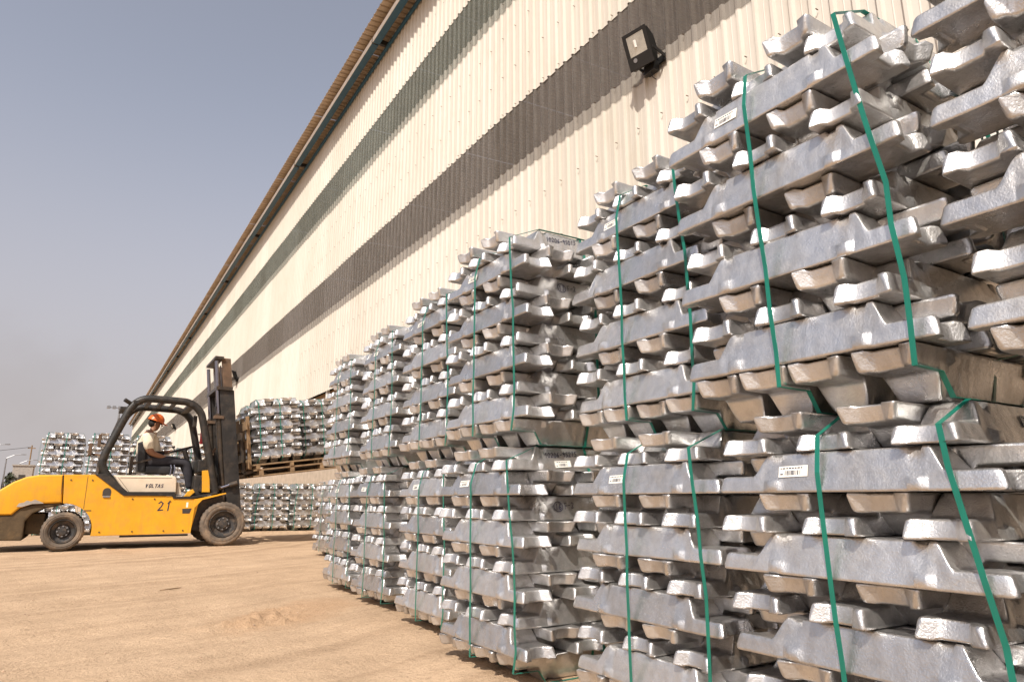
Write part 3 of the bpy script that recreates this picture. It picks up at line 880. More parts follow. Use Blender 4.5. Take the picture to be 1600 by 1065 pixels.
ZU = HB + 0.004
ZU1 = 0.026 + HB * 0.960 + 0.004
GR = 'strapped bundles in the row along the wall'
lower = [  # x0, y0, yaw, label
 (1.82, -0.14, 0.0, 'bottom bundle of ingots at the bottom right corner, beyond the nearest bundle'),
 (1.82, 0.76, 0.4, 'nearest bottom bundle of ingots with a large barcode label on its top long bar'),
 (1.88, 1.69, -0.4, 'bottom bundle of ingots second from the right along the row'),
 (1.74, 2.75, 0.8, 'bottom bundle of ingots with blue handwriting 10206-95215, resting on sand'),
 (1.93, 3.84, -0.5, 'bottom bundle of ingots just left of the handwritten bottom bundle'),
 (2.00, 5.05, 0.6, 'bottom bundle of ingots second from the left end of the double row'),
 (2.08, 6.10, -0.3, 'bottom bundle of ingots at the left end of the double row')]
upper = [
 (1.81, -0.055, 0.0, 'top bundle of ingots cut off by the right edge of the picture'),
 (1.78, 0.865, 0.3, 'nearest and tallest looking top bundle of ingots beside the right edge'),
 (1.96, 1.757, -0.6, 'top bundle of ingots second from the right, below the floodlight'),
 (1.74, 2.74, 0.5, 'top bundle of ingots with blue handwriting 10206-95013 on its upper bar'),
 (1.90, 3.80, 0.3, 'top bundle of ingots just left of the handwritten top bundle'),
 (1.98, 4.93, -0.8, 'top bundle of ingots second from the left end of the double row'),
 (2.07, 6.24, 0.5, 'top bundle of ingots at the left end of the double row')]
for i, (x, y, a, lab) in enumerate(lower):
    bundle(lab, x, y, 0.026, R(a), True, 20 + i, GR, zs=0.960, lean=(0, .035, 0, .02, 0, 0, 0)[i], writing=('10206-95215', '16F-2') if i == 3 else None, extra=(i == 1))
for i, (x, y, a, lab) in enumerate(upper):
    bundle(lab, x, y, ZU1, R(a), True, 41 + i, GR, zs=(1.115, 1.125, 1.075, 1.02, 1.015, 1.015, 1.015)[i], lean=(.05, .05, 0, 0, 0, 0, 0)[i], writing=('10206-95013', '13F-2') if i == 3 else None)
bundle('single bottom bundle of ingots standing alone past the left end of the row', 3.20, 10.42, 0.0, R(1), True, 60, GR)

# far stacks across the yard behind the forklift
FAR = 'far stacks behind the forklift'
FX = [(-1.06, 'far left end stack beside the lamp posts'), (-0.08, 'second far stack from the left end'), (0.90, 'far stack behind the driver')]
FS = 1.1
for i, (x, nm) in enumerate(FX):
    bundle('bottom ingot bundle of the ' + nm, x, 20.1 + (.35, 0, .1)[i], 0, R(-90 + random.uniform(-1, 1)), False, 70 + i, FAR, barcode=False, size=FS)
    bundle('top ingot bundle of the ' + nm, x, 20.12 + (.35, 0, .1)[i], ZU * FS, R(-90 + random.uniform(-1, 1)), False, 80 + i, FAR, barcode=False, size=FS)
for i, (x, nm) in enumerate([(2.30, "driver's knees"), (3.35, 'front of the forklift')]):
    bundle('bottom ingot bundle of the deep stack behind the ' + nm, x, 24.6, 0, R(-90), False, 90 + i, FAR, barcode=False, size=1.1)
    bundle('top ingot bundle of the deep stack behind the ' + nm, x, 24.6, ZU * 1.1, R(-90), False, 93 + i, FAR, barcode=False, size=1.1)
for i, (x, nm) in enumerate([(2.98, 'just right of the front wheel'), (3.98, 'under the raised load, left one'), (4.99, 'under the raised load, right one'), (6.0, 'beside the lone bundle')]):
    bundle('single far ingot bundle on the ground ' + nm, x, 19.9 + .1 * (i % 2), 0, R(-90 + random.uniform(-1.5, 1.5)), False, 100 + i, FAR, barcode=False, size=1.14)
# ------------------------------------------------------------------ forklift (faces +x, near flank at y = FY)
FY = 14.10
FO = Vector((0.9, 0.95, 0.0))
fk = empty('forklift', (FO.x, FY + FO.y, 0))
tag(fk, 'dusty yellow and black forklift number 21 carrying ingot bundles', 'forklift')
off = (-FO.x, -FO.y, 0)
def B(mb, name, mat, parent=None, **kw):
    if parent is None or parent is fk:
        return mb.build(name, mat, fk, off=off, **kw)
    return mb.build(name, mat, parent, off=off, **kw)
def arc(cx, cz, r, a0, a1, n):
    return [(cx + r * math.cos(R(a0 + (a1 - a0) * i / n)), cz + r * math.sin(R(a0 + (a1 - a0) * i / n))) for i in range(n + 1)]
# chassis flank with the rear wheel arch cut out
side = [(-0.33, 1.268), (0.15, 1.278), (0.62, 0.925), (1.42, 0.912), (1.44, 0.865), (1.86, 0.865), (1.745, 0.245), (0.185, 0.235)]
side += arc(-0.27, 0.33, 0.455, -12, 92, 12)
body = B(MB().prism(side, 0.06, 0.16, 0.010), 'side_panel', M['yellow'])
B(MB().prism([(x, z) for x, z in side], 1.74, 1.84, 0.010), 'side_panel', M['yellow'])
core = [(-0.30, 1.255), (0.14, 1.262), (0.60, 0.91), (1.80, 0.86), (1.70, 0.30), (0.25, 0.30)] + arc(-0.27, 0.33, 0.50, 0, 90, 8)
B(MB().prism(core, 0.165, 1.735), 'chassis', M['black'])
# counterweight: heavy rounded casting behind
cwp = [(-0.338, 1.266), (-0.68, 1.258), (-0.86, 1.22), (-1.02, 1.14), (-1.20, 1.00), (-1.36, 0.86), (-1.44, 0.74), (-1.45, 0.60), (-0.98, 0.60), (-0.88, 0.71), (-0.72, 0.775), (-0.30, 0.792)]
cw = B(MB().prism(cwp, 0.055, 1.845, 0.05, 3), 'counterweight', M['yellow'], smooth=True, ang=35)
cwl = [(-0.995, 0.595), (-1.43, 0.595), (-1.40, 0.20), (-0.80, 0.188), (-0.785, 0.22), (-0.785, 0.50), (-0.70, 0.62), (-0.55, 0.70), (-0.30, 0.755), (-0.30, 0.787), (-0.72, 0.77), (-0.88, 0.705)]
B(MB().prism(cwl, 0.09, 1.81, 0.025), 'counterweight_base', M['brownmetal'], cw)
chip = [(-0.93, 0.735), (-0.90, 0.79), (-0.84, 0.80), (-0.80, 0.835), (-0.74, 0.82), (-0.69, 0.85), (-0.64, 0.83), (-0.58, 0.80), (-0.56, 0.785), (-0.72, 0.778), (-0.86, 0.73)]
B(MB().prism(chip, 0.050, 0.056), 'bare_patch', M['concrete'], cw)
B(MB().box(-0.78, -0.52, 0.30, 1.60, 0.28, 0.62, .02), 'axle_housing', M['brownmetal'])
# seam, access hole, step slot, painted marks
B(MB().box(-0.3375, -0.3295, 0.062, 0.10, 0.80, 1.255), 'panel_seam', M['black'])
ho = [(0.275, 0.915), (0.405, 0.915), (0.405, 0.985)] + arc(0.34, 0.985, 0.065, 0, 180, 8)[1:]
B(MB().prism(ho, 0.0575, 0.0615), 'access_hole', M['dark'], body)
B(MB().box(0.285, 0.395, 0.040, 0.064, 0.885, 0.912, .006), 'latch', M['galv'], body)
B(MB().prism([(1.575, 0.685), (1.735, 0.690), (1.705, 0.60), (1.585, 0.60)], 0.0572, 0.0612), 'step_slot', M['dark'], body)
B(MB().box(1.635, 0 + 1.668, 0.057, 0.061, 0.71, 0.80), 'sticker', M['paper'], body)
B(MB().box(0.02, 0.14, 0.057, 0.0605, 0.655, 0.672), 'scrape', M['brownmetal'], body)
num = strokes_mesh('21', 0.155, 0.80, 0.020, M['ink'], shear=0.05, seed=4)
o = new_obj('painted_number', num, body); o.matrix_local = Matrix.Translation(Vector((1.165, 0.0585, 0.665)) + Vector(off)) @ Matrix.Rotation(R(90), 4, 'X')
for x in (0.02,):
    B(MB().box(x, x + .007, 0.0575, 0.0602, 0.30 if x > 1 else 0.70, 0.84 if x > 1 else 1.25), 'panel_seam', M['brownmetal'], body)
for x, z in ((0.10, 1.18), (-0.22, 1.18), (0.75, 0.86), (1.10, 0.86), (1.36, 0.82), (0.30, 0.30), (0.8, 0.30), (1.3, 0.30), (1.62, 0.30)):
    B(MB().cyl((x, 0.061, z), (x, 0.048, z), 0.013, n=8), 'bolt', M['brownmetal'], body)
B(MB().box(0.62, 1.72, 0.10, 0.2, 0.20, 0.232, .004), 'underside_rail', M['black'])
# engine hood and lettering
hd = [(0.40, 1.275), (1.36, 1.285), (1.42, 1.262), (1.445, 1.20), (1.462, 0.945), (0.645, 0.945)]
hood = B(MB().prism(hd, 0.17, 1.73, 0.035, 3), 'engine_hood', M['hood'], smooth=True, ang=35)
B(MB().prism([(1.468, 1.17), (1.50, 1.13), (1.565, 0.93), (1.472, 0.93)], 0.24, 1.66, 0.012), 'hood_end', M['hood'], hood)
B(MB().bar((0.70, 0.168, 0.965), (0.49, 0.168, 1.235), 0.006, 0.006), 'hood_crease', M['brownmetal'], hood)
B(MB().bar((0.52, 0.168, 1.232), (1.36, 0.168, 1.236), 0.004, 0.005), 'hood_crease', M['brownmetal'], hood)
lt = strokes_mesh('VQLTAS', 0.060, 0.84, 0.0115, M['ink'], shear=0.22, seed=9, jit=0.0)
o = new_obj('lettering', lt, hood); o.matrix_local = Matrix.Translation(Vector((0.935, 0.1672, 1.065)) + Vector(off)) @ Matrix.Rotation(R(90), 4, 'X')
# black frame along the floor
trim = [(0.12, 1.285), (0.30, 1.285), (0.66, 0.985), (1.435, 0.988), (1.435, 0.905), (1.70, 0.905), (2.14, 0.985), (2.16, 0.965), (1.74, 0.868), (1.40, 0.868), (1.385, 0.918), (0.60, 0.918), (0.34, 1.115)]
B(MB().prism(trim, 0.04, 0.165, 0.006), 'floor_frame', M['black'])
B(MB().prism(trim, 1.735, 1.86, 0.006), 'floor_frame', M['black'])
B(MB().box(1.44, 2.10, 0.17, 1.73, 0.868, 0.90), 'floor_plate', M['black'])
B(MB().prism([(1.80, 0.862), (2.30, 0.975), (2.31, 0.955), (1.90, 0.845), (1.78, 0.70), (1.752, 0.25), (1.738, 0.25), (1.765, 0.86)], 0.03, 0.16, 0.004), 'front_fender', M['yellow'])
B(MB().prism([(1.895, 0.985), (2.03, 0.985), (1.985, 1.395), (1.862, 1.385)], 0.14, 0.22, 0.008), 'cowl_post', M['yellow'])
B(MB().prism([(1.60, 0.905), (1.70, 0.905), (1.78, 0.985), (1.74, 1.04), (1.66, 1.0)], 0.22, 0.30, 0.01), 'pedal_cover', M['yellow'])
# overhead guard
gp = [(0.50, 1.04), (0.30, 1.28), (0.218, 1.44), (0.222, 1.58), (0.27, 1.745), (0.50, 2.38), (0.555, 2.50), (0.635, 2.60), (0.75, 2.665), (0.90, 2.682), (1.36, 2.672), (1.50, 2.655), (1.63, 2.59), (1.725, 2.485), (1.775, 2.36), (1.885, 1.93), (2.03, 1.36), (2.13, 0.98)]
def smooth_path(p, n=3):
    p = [Vector((a, b)) for a, b in p]; out = []
    for i in range(len(p) - 1):
        p0, p1, p2, p3 = p[max(i - 1, 0)], p[i], p[i + 1], p[min(i + 2, len(p) - 1)]
        for k in range(n):
            t = k / n
            out.append(0.5 * ((2 * p1) + (p2 - p0) * t + (2 * p0 - 5 * p1 + 4 * p2 - p3) * t * t + (3 * p1 - p0 - 3 * p2 + p3) * t ** 3))
    out.append(p[-1]); return out
sp = smooth_path(gp)
for y in (0.17, 1.62):
    B(MB().tube([(q.x, y, q.y) for q in sp], 0.070, 10), 'guard_post', M['black'], smooth=True)
guard = B(MB().bar((0.62, 0.10, 2.60), (0.62, 1.69, 2.60), 0.09, 0.05), 'guard_crossbar', M['black'])
for x in (0.86, 1.08, 1.30):
    B(MB().bar((x, 0.10, 2.675), (x, 1.69, 2.675), 0.075, 0.035), 'guard_crossbar', M['black'])
B(MB().bar((1.58, 0.10, 2.615), (1.58, 1.69, 2.615), 0.12, 0.05), 'guard_crossbar', M['black'])
B(MB().cyl((0.43, 0.10, 2.625), (0.55, 0.16, 2.56), 0.036, n=12), 'rear_lamp', M['black'])
B(MB().bar((0.44, 0.5, 2.52), (0.44, 1.3, 2.52), 0.10, 0.05), 'light_bar', M['black'])
# second rear strut, air pipe, plate behind the cab
B(MB().tube([(0.17, 0.30, 1.30), (0.20, 0.30, 1.55), (0.42, 0.30, 2.30)], 0.045, 8), 'exhaust_pipe', M['grease'])
B(MB().box(0.10, 0.15, 0.32, 0.60, 1.78, 2.0, .01).bar((0.12, 0.45, 1.86), (0.34, 0.30, 1.80), 0.03, 0.03), 'rear_light', M['rust'])
B(MB().box(-0.03, 0.03, 0.36, 0.62, 1.62, 1.84, .01).bar((0.0, 0.5, 1.66), (0.22, 0.30, 1.62), 0.03, 0.03), 'rear_light', M['rust'])
B(MB().tube([(0.52, 0.24, 2.28), (0.545, 0.235, 2.36), (0.56, 0.235, 2.46)], 0.02, 6), 'grab_handle', M['galv'])
B(MB().box(1.66, 1.73, 0.55, 0.62, 2.24, 2.46, .012), 'work_lamp', M['black'])
fe = MB(); fe.cyl((1.985, 1.48, 1.98), (1.985, 1.48, 2.22), 0.060, n=14); fe.cyl((1.985, 1.48, 2.22), (1.985, 1.48, 2.29), 0.060, 0.02, n=14); fe.bar((1.95, 1.48, 2.30), (2.04, 1.44, 2.33), 0.02, 0.03)
M['red'] = simple('red_paint', (0.45, 0.035, 0.035), rough=0.4, var=0.1)
B(fe, 'extinguisher', M['red'])
B(MB().bar((1.90, 1.55, 2.02), (2.0, 1.52, 2.02), .02, .02).bar((1.89, 1.55, 2.18), (2.0, 1.52, 2.18), .02, .02), 'extinguisher_clamp', M['black'])
# seat
st_ = MB(); st_.box(0.93, 1.45, 0.66, 1.24, 1.33, 1.475, .04)
seat = B(st_, 'seat', M['vinyl'], smooth=True)
B(MB().prism([(0.80, 1.36), (0.93, 1.36), (0.89, 1.90), (0.83, 1.93), (0.765, 1.90)], 0.67, 1.23, 0.03), 'backrest', M['vinyl'], seat)
B(MB().box(0.66, 0.72, 0.60, 0.70, 1.29, 1.64, .01).bar((0.69, 0.65, 1.50), (1.02, 0.65, 1.60), 0.03, 0.035), 'seat_bracket', M['grease'], seat)
B(MB().tube([(1.36, 0.62, 1.30), (1.375, 0.62, 1.44), (1.36, 0.64, 1.50)], 0.014, 6), 'lever', M['chrome'])
B(MB().tube([(1.42, 0.62, 1.30), (1.435, 0.62, 1.44), (1.42, 0.64, 1.50)], 0.014, 6), 'lever', M['chrome'])
# steering column, wheel, dash and levers
colm = B(MB().cyl((1.93, 0.95, 0.92), (1.60, 0.95, 1.80), 0.045, n=10), 'steering_column', M['black'])
wc, wa = Vector((1.56, 0.95, 1.82)), Vector((-0.30, 0, 0.95)).normalized()
wx, wy = Vector((0.95, 0, 0.30)).normalized(), Vector((0, 1, 0))
wl = MB(); wl.tube([wc + (wx * math.cos(t * math.pi / 14) + wy * math.sin(t * math.pi / 14)) * 0.225 for t in range(28)], 0.017, 6, closed=True)
for a in (0, 120, 240): wl.cyl(wc - wa * .03, wc + (wx * math.cos(R(a)) + wy * math.sin(R(a))) * 0.225, 0.013, n=6)
kp = wc - wx * 0.16 - wy * 0.16
wl.cyl(kp, kp + wa * 0.07, 0.012, n=6); wl.cyl(kp + wa * 0.06, kp + wa * 0.10, 0.028, n=10)
B(wl, 'steering_wheel', M['vinyl'], colm, smooth=True)
B(MB().box(1.80, 2.06, 0.35, 1.50, 1.36, 1.60, .02), 'dashboard', M['black'])
for k in range(3):
    B(MB().cyl((1.90, 0.40 + .07 * k, 1.60), (2.06, 0.36 + .07 * k, 1.80 - .05 * k), 0.012, n=6).cyl((2.04, 0.36 + .07 * k, 1.775 - .05 * k), (2.09, 0.35 + .07 * k, 1.83 - .05 * k), 0.02, n=8), 'control_lever', M['rust'])
B(MB().bar((1.86, 0.22, 1.0), (1.98, 0.22, 1.50), 0.06, 0.06).box(1.75, 2.0, 0.25, 0.6, 0.92, 1.30, .02), 'cowl_frame', M['black'])
# mast leans back
def mx(z): return 2.495 - (z - 0.73) * 0.142
def rail(y, z0, z1, dx0, dx1, w):
    mb = MB()
    mb.prism([(mx(z0) + dx0, z0), (mx(z0) + dx1, z0), (mx(z1) + dx1, z1), (mx(z1) + dx0, z1)], y, y + w, 0.006)
    return mb
for y in (0.30, 1.36):
    B(rail(y + .03, 0.9, 3.62, -0.045, 0.12, 0.09), 'inner_rail', M['rust'])
    B(rail(y - .01, 0.28, 2.98, -0.13, 0.14, 0.035), 'outer_rail', M['mast'])
    B(rail(y + .13, 0.28, 2.98, -0.13, 0.14, 0.02), 'outer_rail', M['mast'])
    B(MB().cyl((mx(0.5) - .17, y + .05, 0.5), (mx(2.5) - .17, y + .05, 2.5), 0.052, n=14), 'lift_cylinder', M['grease'], smooth=True)
    B(MB().cyl((mx(2.5) - .17, y + .05, 2.5), (mx(3.55) - .15, y + .05, 3.55), 0.036, n=12), 'lift_rod', M['chrome'], smooth=True)
    B(MB().box(mx(2.42) - .26, mx(2.42) - .08, y - .03, y + .13, 2.40, 2.46), 'cylinder_clamp', M['rust'])
    ch = MB()
    for k in range(34): ch.box(mx(2.2 + .038 * k) - .075, mx(2.2 + .038 * k) - .05, y + .16 if y < 1 else y - .06, y + .19 if y < 1 else y - .03, 2.2 + .038 * k, 2.228 + .038 * k)
    B(ch, 'lift_chain', M['galv'])
B(MB().bar((mx(3.6) - 0.10, 0.28, 3.615), (mx(3.6) - 0.10, 1.50, 3.615), 0.16, 0.05), 'mast_crossbeam', M['grease'])
B(MB().bar((mx(3.0) - 0.04, 0.24, 3.0), (mx(3.0) - 0.04, 1.58, 3.0), 0.30, 0.065), 'mast_crossbeam', M['grease'])
for z in (0.55, 1.5, 2.2): B(MB().bar((mx(z) - 0.06, 0.42, z), (mx(z) - 0.06, 1.36, z), 0.05, 0.10), 'mast_crossbeam', M['grease'])
tl = MB(); tl.cyl((2.05, 0.28, 1.0), (2.24, 0.26, 1.07), 0.05, n=12); B(tl, 'tilt_cylinder', M['grease'], smooth=True)
B(MB().cyl((2.20, 0.262, 1.055), (2.40, 0.25, 1.13), 0.028, n=10), 'tilt_rod', M['chrome'], smooth=True)
B(MB().cyl((2.38, 0.24, 1.12), (2.52, 0.22, 1.165), 0.05, n=12), 'tilt_clevis', M['grease'])
B(MB().prism([(1.78, 0.30), (2.05, 0.25), (2.30, 0.62), (2.32, 0.95), (1.86, 0.86)], 0.24, 1.66, 0.01), 'front_axle_frame', M['grease'])
for k, y in enumerate((0.62, 0.70, 1.10)):
    B(MB().tube([(1.95, y, 1.0), (2.05 + .02 * k, y, 0.95), (mx(1.2) - .12, y, 1.2), (mx(1.9) - .10, y + .02, 1.9), (mx(2.7) - .09, y, 2.7), (mx(2.9) - .04, y, 2.86), (mx(2.7) - .01, y, 2.7), (mx(1.9), y, 1.9)], 0.017, 7), 'hydraulic_hose', M['vinyl'], smooth=True)
# wheels
def wheel(cx, r, w, y, near, name_y):
    sgn = 1 if near else -1
    e_ = []
    prof = [(r * .62, .03), (r * .66, .008), (r * .78, 0.0), (r * .81, .008), (r * .84, .002), (r * .93, .012), (r * .985, .035), (r, .06), (r, w - .06), (r * .985, w - .035), (r * .93, w - .012), (r * .66, w - .008), (r * .62, w - .03)]
    tread = lambda j, k: (-0.014 if (k % 2 == 0 and j in (6, 7, 8, 9)) else 0.0)
    t = B(MB().lathe_y([(a, y + (b if near else w - b)) for a, b in (prof if near else prof)], (cx, 0, r), 64, tread, cap=False), 'tyre', M['rubber'], smooth=True, ang=50)
    fr = [(r * .625, .03), (r * .60, .014), (r * .575, .014), (r * .545, .05), (r * .52, .09), (r * .34, .11), (r * .30, .075), (r * .19, .07), (r * .175, .045), (0.0001, .04)]
    B(MB().lathe_y([(a, y + (b if near else w - b)) for a, b in fr], (cx, 0, r), 40, cap=False), 'rim', M['rim'], t, smooth=True, ang=30)
    bl = MB()
    for k in range(8):
        a = k * math.pi / 4
        px, pz = cx + r * .25 * math.cos(a), r + r * .25 * math.sin(a)
        yy = y + (.078 if near else w - .078)
        bl.cyl((px, yy - .02 * sgn, pz), (px, yy + .01 * sgn, pz), 0.014, n=6)
    B(bl, 'wheel_nuts', M['galv'], t)
    return t
wheel(2.30, 0.405, 0.30, 0.0, True, 0); wheel(2.30, 0.405, 0.30, 1.60, False, 0)
wheel(-0.235, 0.325, 0.25, 0.02, True, 0); wheel(-0.235, 0.325, 0.25, 1.63, False, 0)
B(MB().cyl((2.30, 0.15, 0.405), (2.30, 1.75, 0.405), 0.08, n=12), 'front_axle', M['grease'])
B(MB().cyl((-0.235, 0.15, 0.325), (-0.235, 1.75, 0.325), 0.06, n=12), 'rear_axle', M['grease'])
# carriage and forks, tilted with the mast
TILT = R(7.5)
cz = 1.44
B(MB().bar((mx(1.62) + .17, 0.02, 1.62), (mx(1.62) + .17, 1.88, 1.62), 0.05, 0.14).bar((mx(2.05) + .17, 0.02, 2.05), (mx(2.05) + .17, 1.88, 2.05), 0.05, 0.14), 'carriage', M['grease'])
for y in (0.35, 1.45):
    f0 = Vector((mx(1.36) + .24, y, 1.36))
    d = Vector((math.cos(TILT), 0, math.sin(TILT)))
    B(MB().bar(f0, f0 + d * 1.85, 0.13, 0.05, up=(0, 0, 1)).bar(f0 + Vector((.0, 0, 0)), Vector((mx(2.1) + .22, y, 2.1)), 0.13, 0.05, up=(1, 0, 0)), 'fork', M['grease'])

# ------------------------------------------------------------------ raised load: deck of timber, upright pallet, bundles
LOADC = Vector((2.78, FY + 0.05, 1.40))           # near lower corner of the deck on the fork heels
tl_rot = Matrix.Rotation(-TILT, 4, 'Y')
def load_place(o, lx, ly, lz, extra=None):
    o.matrix_world = Matrix.Translation(LOADC) @ tl_rot @ Matrix.Translation((lx, ly, lz)) @ (extra if extra is not None else Matrix())
dk = empty('timber_deck')
tag(dk, 'rough timber deck raised on the forks under the ingot load', 'pallet')
load_place(dk, 0, 0, 0)
for k in range(9):
    y = 0.02 + k * 0.29
    MB().box(0.0, 2.1, y, y + 0.20, 0.09, 0.12, .004).build('top_board', M['timber'], dk)
for k in range(4):
    x = 0.05 + k * 0.65
    MB().box(x, x + 0.07, -0.01, 2.56, 0.02, 0.088, .004).build('bearer', M['timber'], dk)
for k in range(12):
    y = 0.01 + k * 0.215
    MB().box(0.01 + .02 * (k % 3), 2.08, y, y + 0.12, -0.012, 0.018, .003).build('bottom_board', M['timber'], dk)
for k in range(4):
    x = 0.10 + k * 0.60
    MB().box(x, x + 0.08, 0.0, 2.55, -0.095, -0.014, .004).build('bearer', M['timber'], dk)
for k in range(14):
    y = 0.0 + k * 0.188
    MB().box(0.0 + .03 * (k % 2), 2.05 + .02 * (k % 3), y, y + 0.13, -0.125, -0.097, .003).build('bottom_board', M['timber'], dk)
up_ = empty('upright_pallet')
tag(up_, 'wooden pallet standing on edge between the mast and the load', 'pallet')
load_place(up_, -0.075, 0.02, 0.03)
for y in (0.10, 0.62, 1.14): MB().box(0.0, 0.06, y, y + 0.08, 0, 1.05, .004).build('stringer', M['timber'], up_)
for z in (0.02, 0.40, 0.78): MB().box(-0.026, -0.002, 0.0, 1.26, z, z + 0.17, .003).build('board', M['timber'], up_)
LG = 'ingot bundles raised on the forklift'
for i, (lx, ly, lab) in enumerate([(0.03, 0.05, 'ingot bundle on the forklift forks right beside the mast'), (1.04, 0.62, 'ingot bundle at the outer end of the raised forklift load'), (0.03, 1.10, 'ingot bundle on the forks behind the one beside the mast')]):
    b_ = bundle(lab, 0, 0, 0, 0, False, 120 + i, LG, barcode=False, size=1.14, straps=((0.05, -0.30), (-0.12, 0.22)))
    load_place(b_, lx + A * 1.14, ly + A * 1.14, 0.124, Matrix.Rotation(R(-90 + (-1, 1.2, 0.5)[i]), 4, 'Z') @ Matrix.Diagonal((1.14, 1.14, 1.14, 1)))
# ------------------------------------------------------------------ driver
def skin_mesh(name, joints, edges, mat, parent=None, root=0, sub=2, at=(0, 0, 0)):
    me = bpy.data.meshes.new(name)
    me.from_pydata([j[0] for j in joints], edges, [])
    o = bpy.data.objects.new('tmp_skin', me); C.objects.link(o)
    md = o.modifiers.new('skin', 'SKIN'); md.use_smooth_shade = True; md.branch_smoothing = 0.4
    for i, j in enumerate(joints):
        sv = me.skin_vertices[0].data[i]
        r = j[1] if isinstance(j[1], tuple) else (j[1], j[1])
        sv.radius = r; sv.use_root = (i == root)
    sb = o.modifiers.new('sub', 'SUBSURF'); sb.levels = sub; sb.render_levels = sub
    bpy.context.view_layer.update()
    m2 = bpy.data.meshes.new_from_object(o.evaluated_get(bpy.context.evaluated_depsgraph_get()))
    bpy.data.objects.remove(o)
    m2.materials.clear(); m2.materials.append(mat)
    m2.polygons.foreach_set('use_smooth', [True] * len(m2.polygons))
    return new_obj(name, m2, parent)
M['skin'] = simple('skin', (0.26, 0.125, 0.070), rough=0.55, var=0.15, scale=20)
M['shirt'] = simple('shirt_cloth', (0.66, 0.58, 0.45), rough=0.9, var=0.12, scale=9, bump=0.9, bscale=9)
M['trousers'] = simple('dark_trousers', (0.035, 0.032, 0.038), rough=0.9, var=0.3, scale=12, bump=0.3, bscale=14)
M['helmet'] = simple('orange_helmet', (0.62, 0.13, 0.025), rough=0.35, var=0.08)
M['hair'] = simple('black_hair', (0.012, 0.010, 0.009), rough=0.7)
M['shoe'] = simple('leather_shoe', (0.10, 0.08, 0.065), rough=0.6)
py = FY + 0.95
drv = empty('person', (1.0, py, 1.48))
drv.scale = (1.14, 1.12, 1.03)
tag(drv, 'person in orange hard hat, beige shirt and dark trousers sitting at the forklift wheel', 'person')
def V(x, y, z): return (x - 1.0, y, z - 1.48)
# one continuous body: pelvis, spine, neck, head, arms, legs
J = [(V(.985, 0, 1.575), (.15, .17)),      # 0 pelvis
     (V(.97, 0, 1.76), (.185, .185)),       # 1 waist
     (V(.955, 0, 1.94), (.205, .195)),       # 2 chest
     (V(.965, 0, 2.07), (.15, .165)),       # 3 upper chest
     (V(.99, 0, 2.145), .068),                # 4 neck
     (V(1.03, 0, 2.19), .066),              # 5 skull base
     (V(1.04, 0, 2.26), (.092, .080)),       # 6 head
     (V(1.035, 0, 2.34), (.085, .076)),      # 7 crown
     (V(.935, -.20, 2.055), .090),           # 8 right shoulder
     (V(.935, -.245, 1.88), .080),           # 9
     (V(.99, -.245, 1.71), .062),          # 10 right elbow
     (V(1.19, -.165, 1.645), .038),          # 11
     (V(1.33, -.10, 1.615), .028),           # 12 right wrist
     (V(.945, .20, 2.055), .090),            # 13 left shoulder
     (V(1.03, .25, 1.86), .068),             # 14
     (V(1.13, .24, 1.735), .046),            # 15 left elbow
     (V(1.26, .20, 1.76), .038),             # 16
     (V(1.385, .17, 1.785), .028),           # 17 left wrist
     (V(1.02, -.10, 1.565), .108),           # 18 right hip
     (V(1.30, -.125, 1.575), .088),          # 19
     (V(1.565, -.135, 1.545), .070),         # 20 right knee
     (V(1.61, -.13, 1.34), .062),            # 21
     (V(1.655, -.12, 1.06), .045),           # 22 right ankle
     (V(1.02, .10, 1.565), .108),            # 23 left hip
     (V(1.30, .13, 1.575), .088),            # 24
     (V(1.55, .14, 1.55), .070),             # 25 left knee
     (V(1.64, .14, 1.34), .062),             # 26
     (V(1.73, .13, 1.06), .045)]             # 27 left ankle
EDG = [(0, 1), (1, 2), (2, 3), (3, 4), (4, 5), (5, 6), (6, 7), (3, 8), (8, 9), (9, 10), (10, 11), (11, 12), (3, 13), (13, 14), (14, 15), (15, 16), (16, 17),
       (0, 18), (18, 19), (19, 20), (20, 21), (21, 22), (0, 23), (23, 24), (24, 25), (25, 26), (26, 27)]
body_ = skin_mesh('body', J, EDG, M['skin'], drv)
# shirt and trousers: slightly larger shells over the same skeleton
def shell(name, idx, grow, mat, over={}):
    js = [(over.get(i, J[i][0]), tuple(r * grow[0] + grow[1] for r in (J[i][1] if isinstance(J[i][1], tuple) else (J[i][1],) * 2))) for i in idx]
    ed = [(idx.index(a), idx.index(b)) for a, b in EDG if a in idx and b in idx]
    return skin_mesh(name, js, ed, mat, drv)
shirt = shell('shirt', [0, 1, 2, 3, 8, 9, 10, 13, 14, 15], (1.06, .012), M['shirt'], {10: V(.985, -.245, 1.735), 15: V(1.11, .24, 1.76), 0: V(.985, 0, 1.63)})
col_ = MB(); col_.tube([Vector(V(.985 + .072 * math.cos(t * math.pi / 8), .072 * math.sin(t * math.pi / 8), 2.115 - .022 * math.cos(t * math.pi / 8))) for t in range(16)], 0.022, 6, closed=True)
col_.build('collar', M['shirt'], shirt, smooth=True)
shell('trousers', [0, 18, 19, 20, 21, 22, 23, 24, 25, 26, 27], (1.05, .012), M['trousers'])
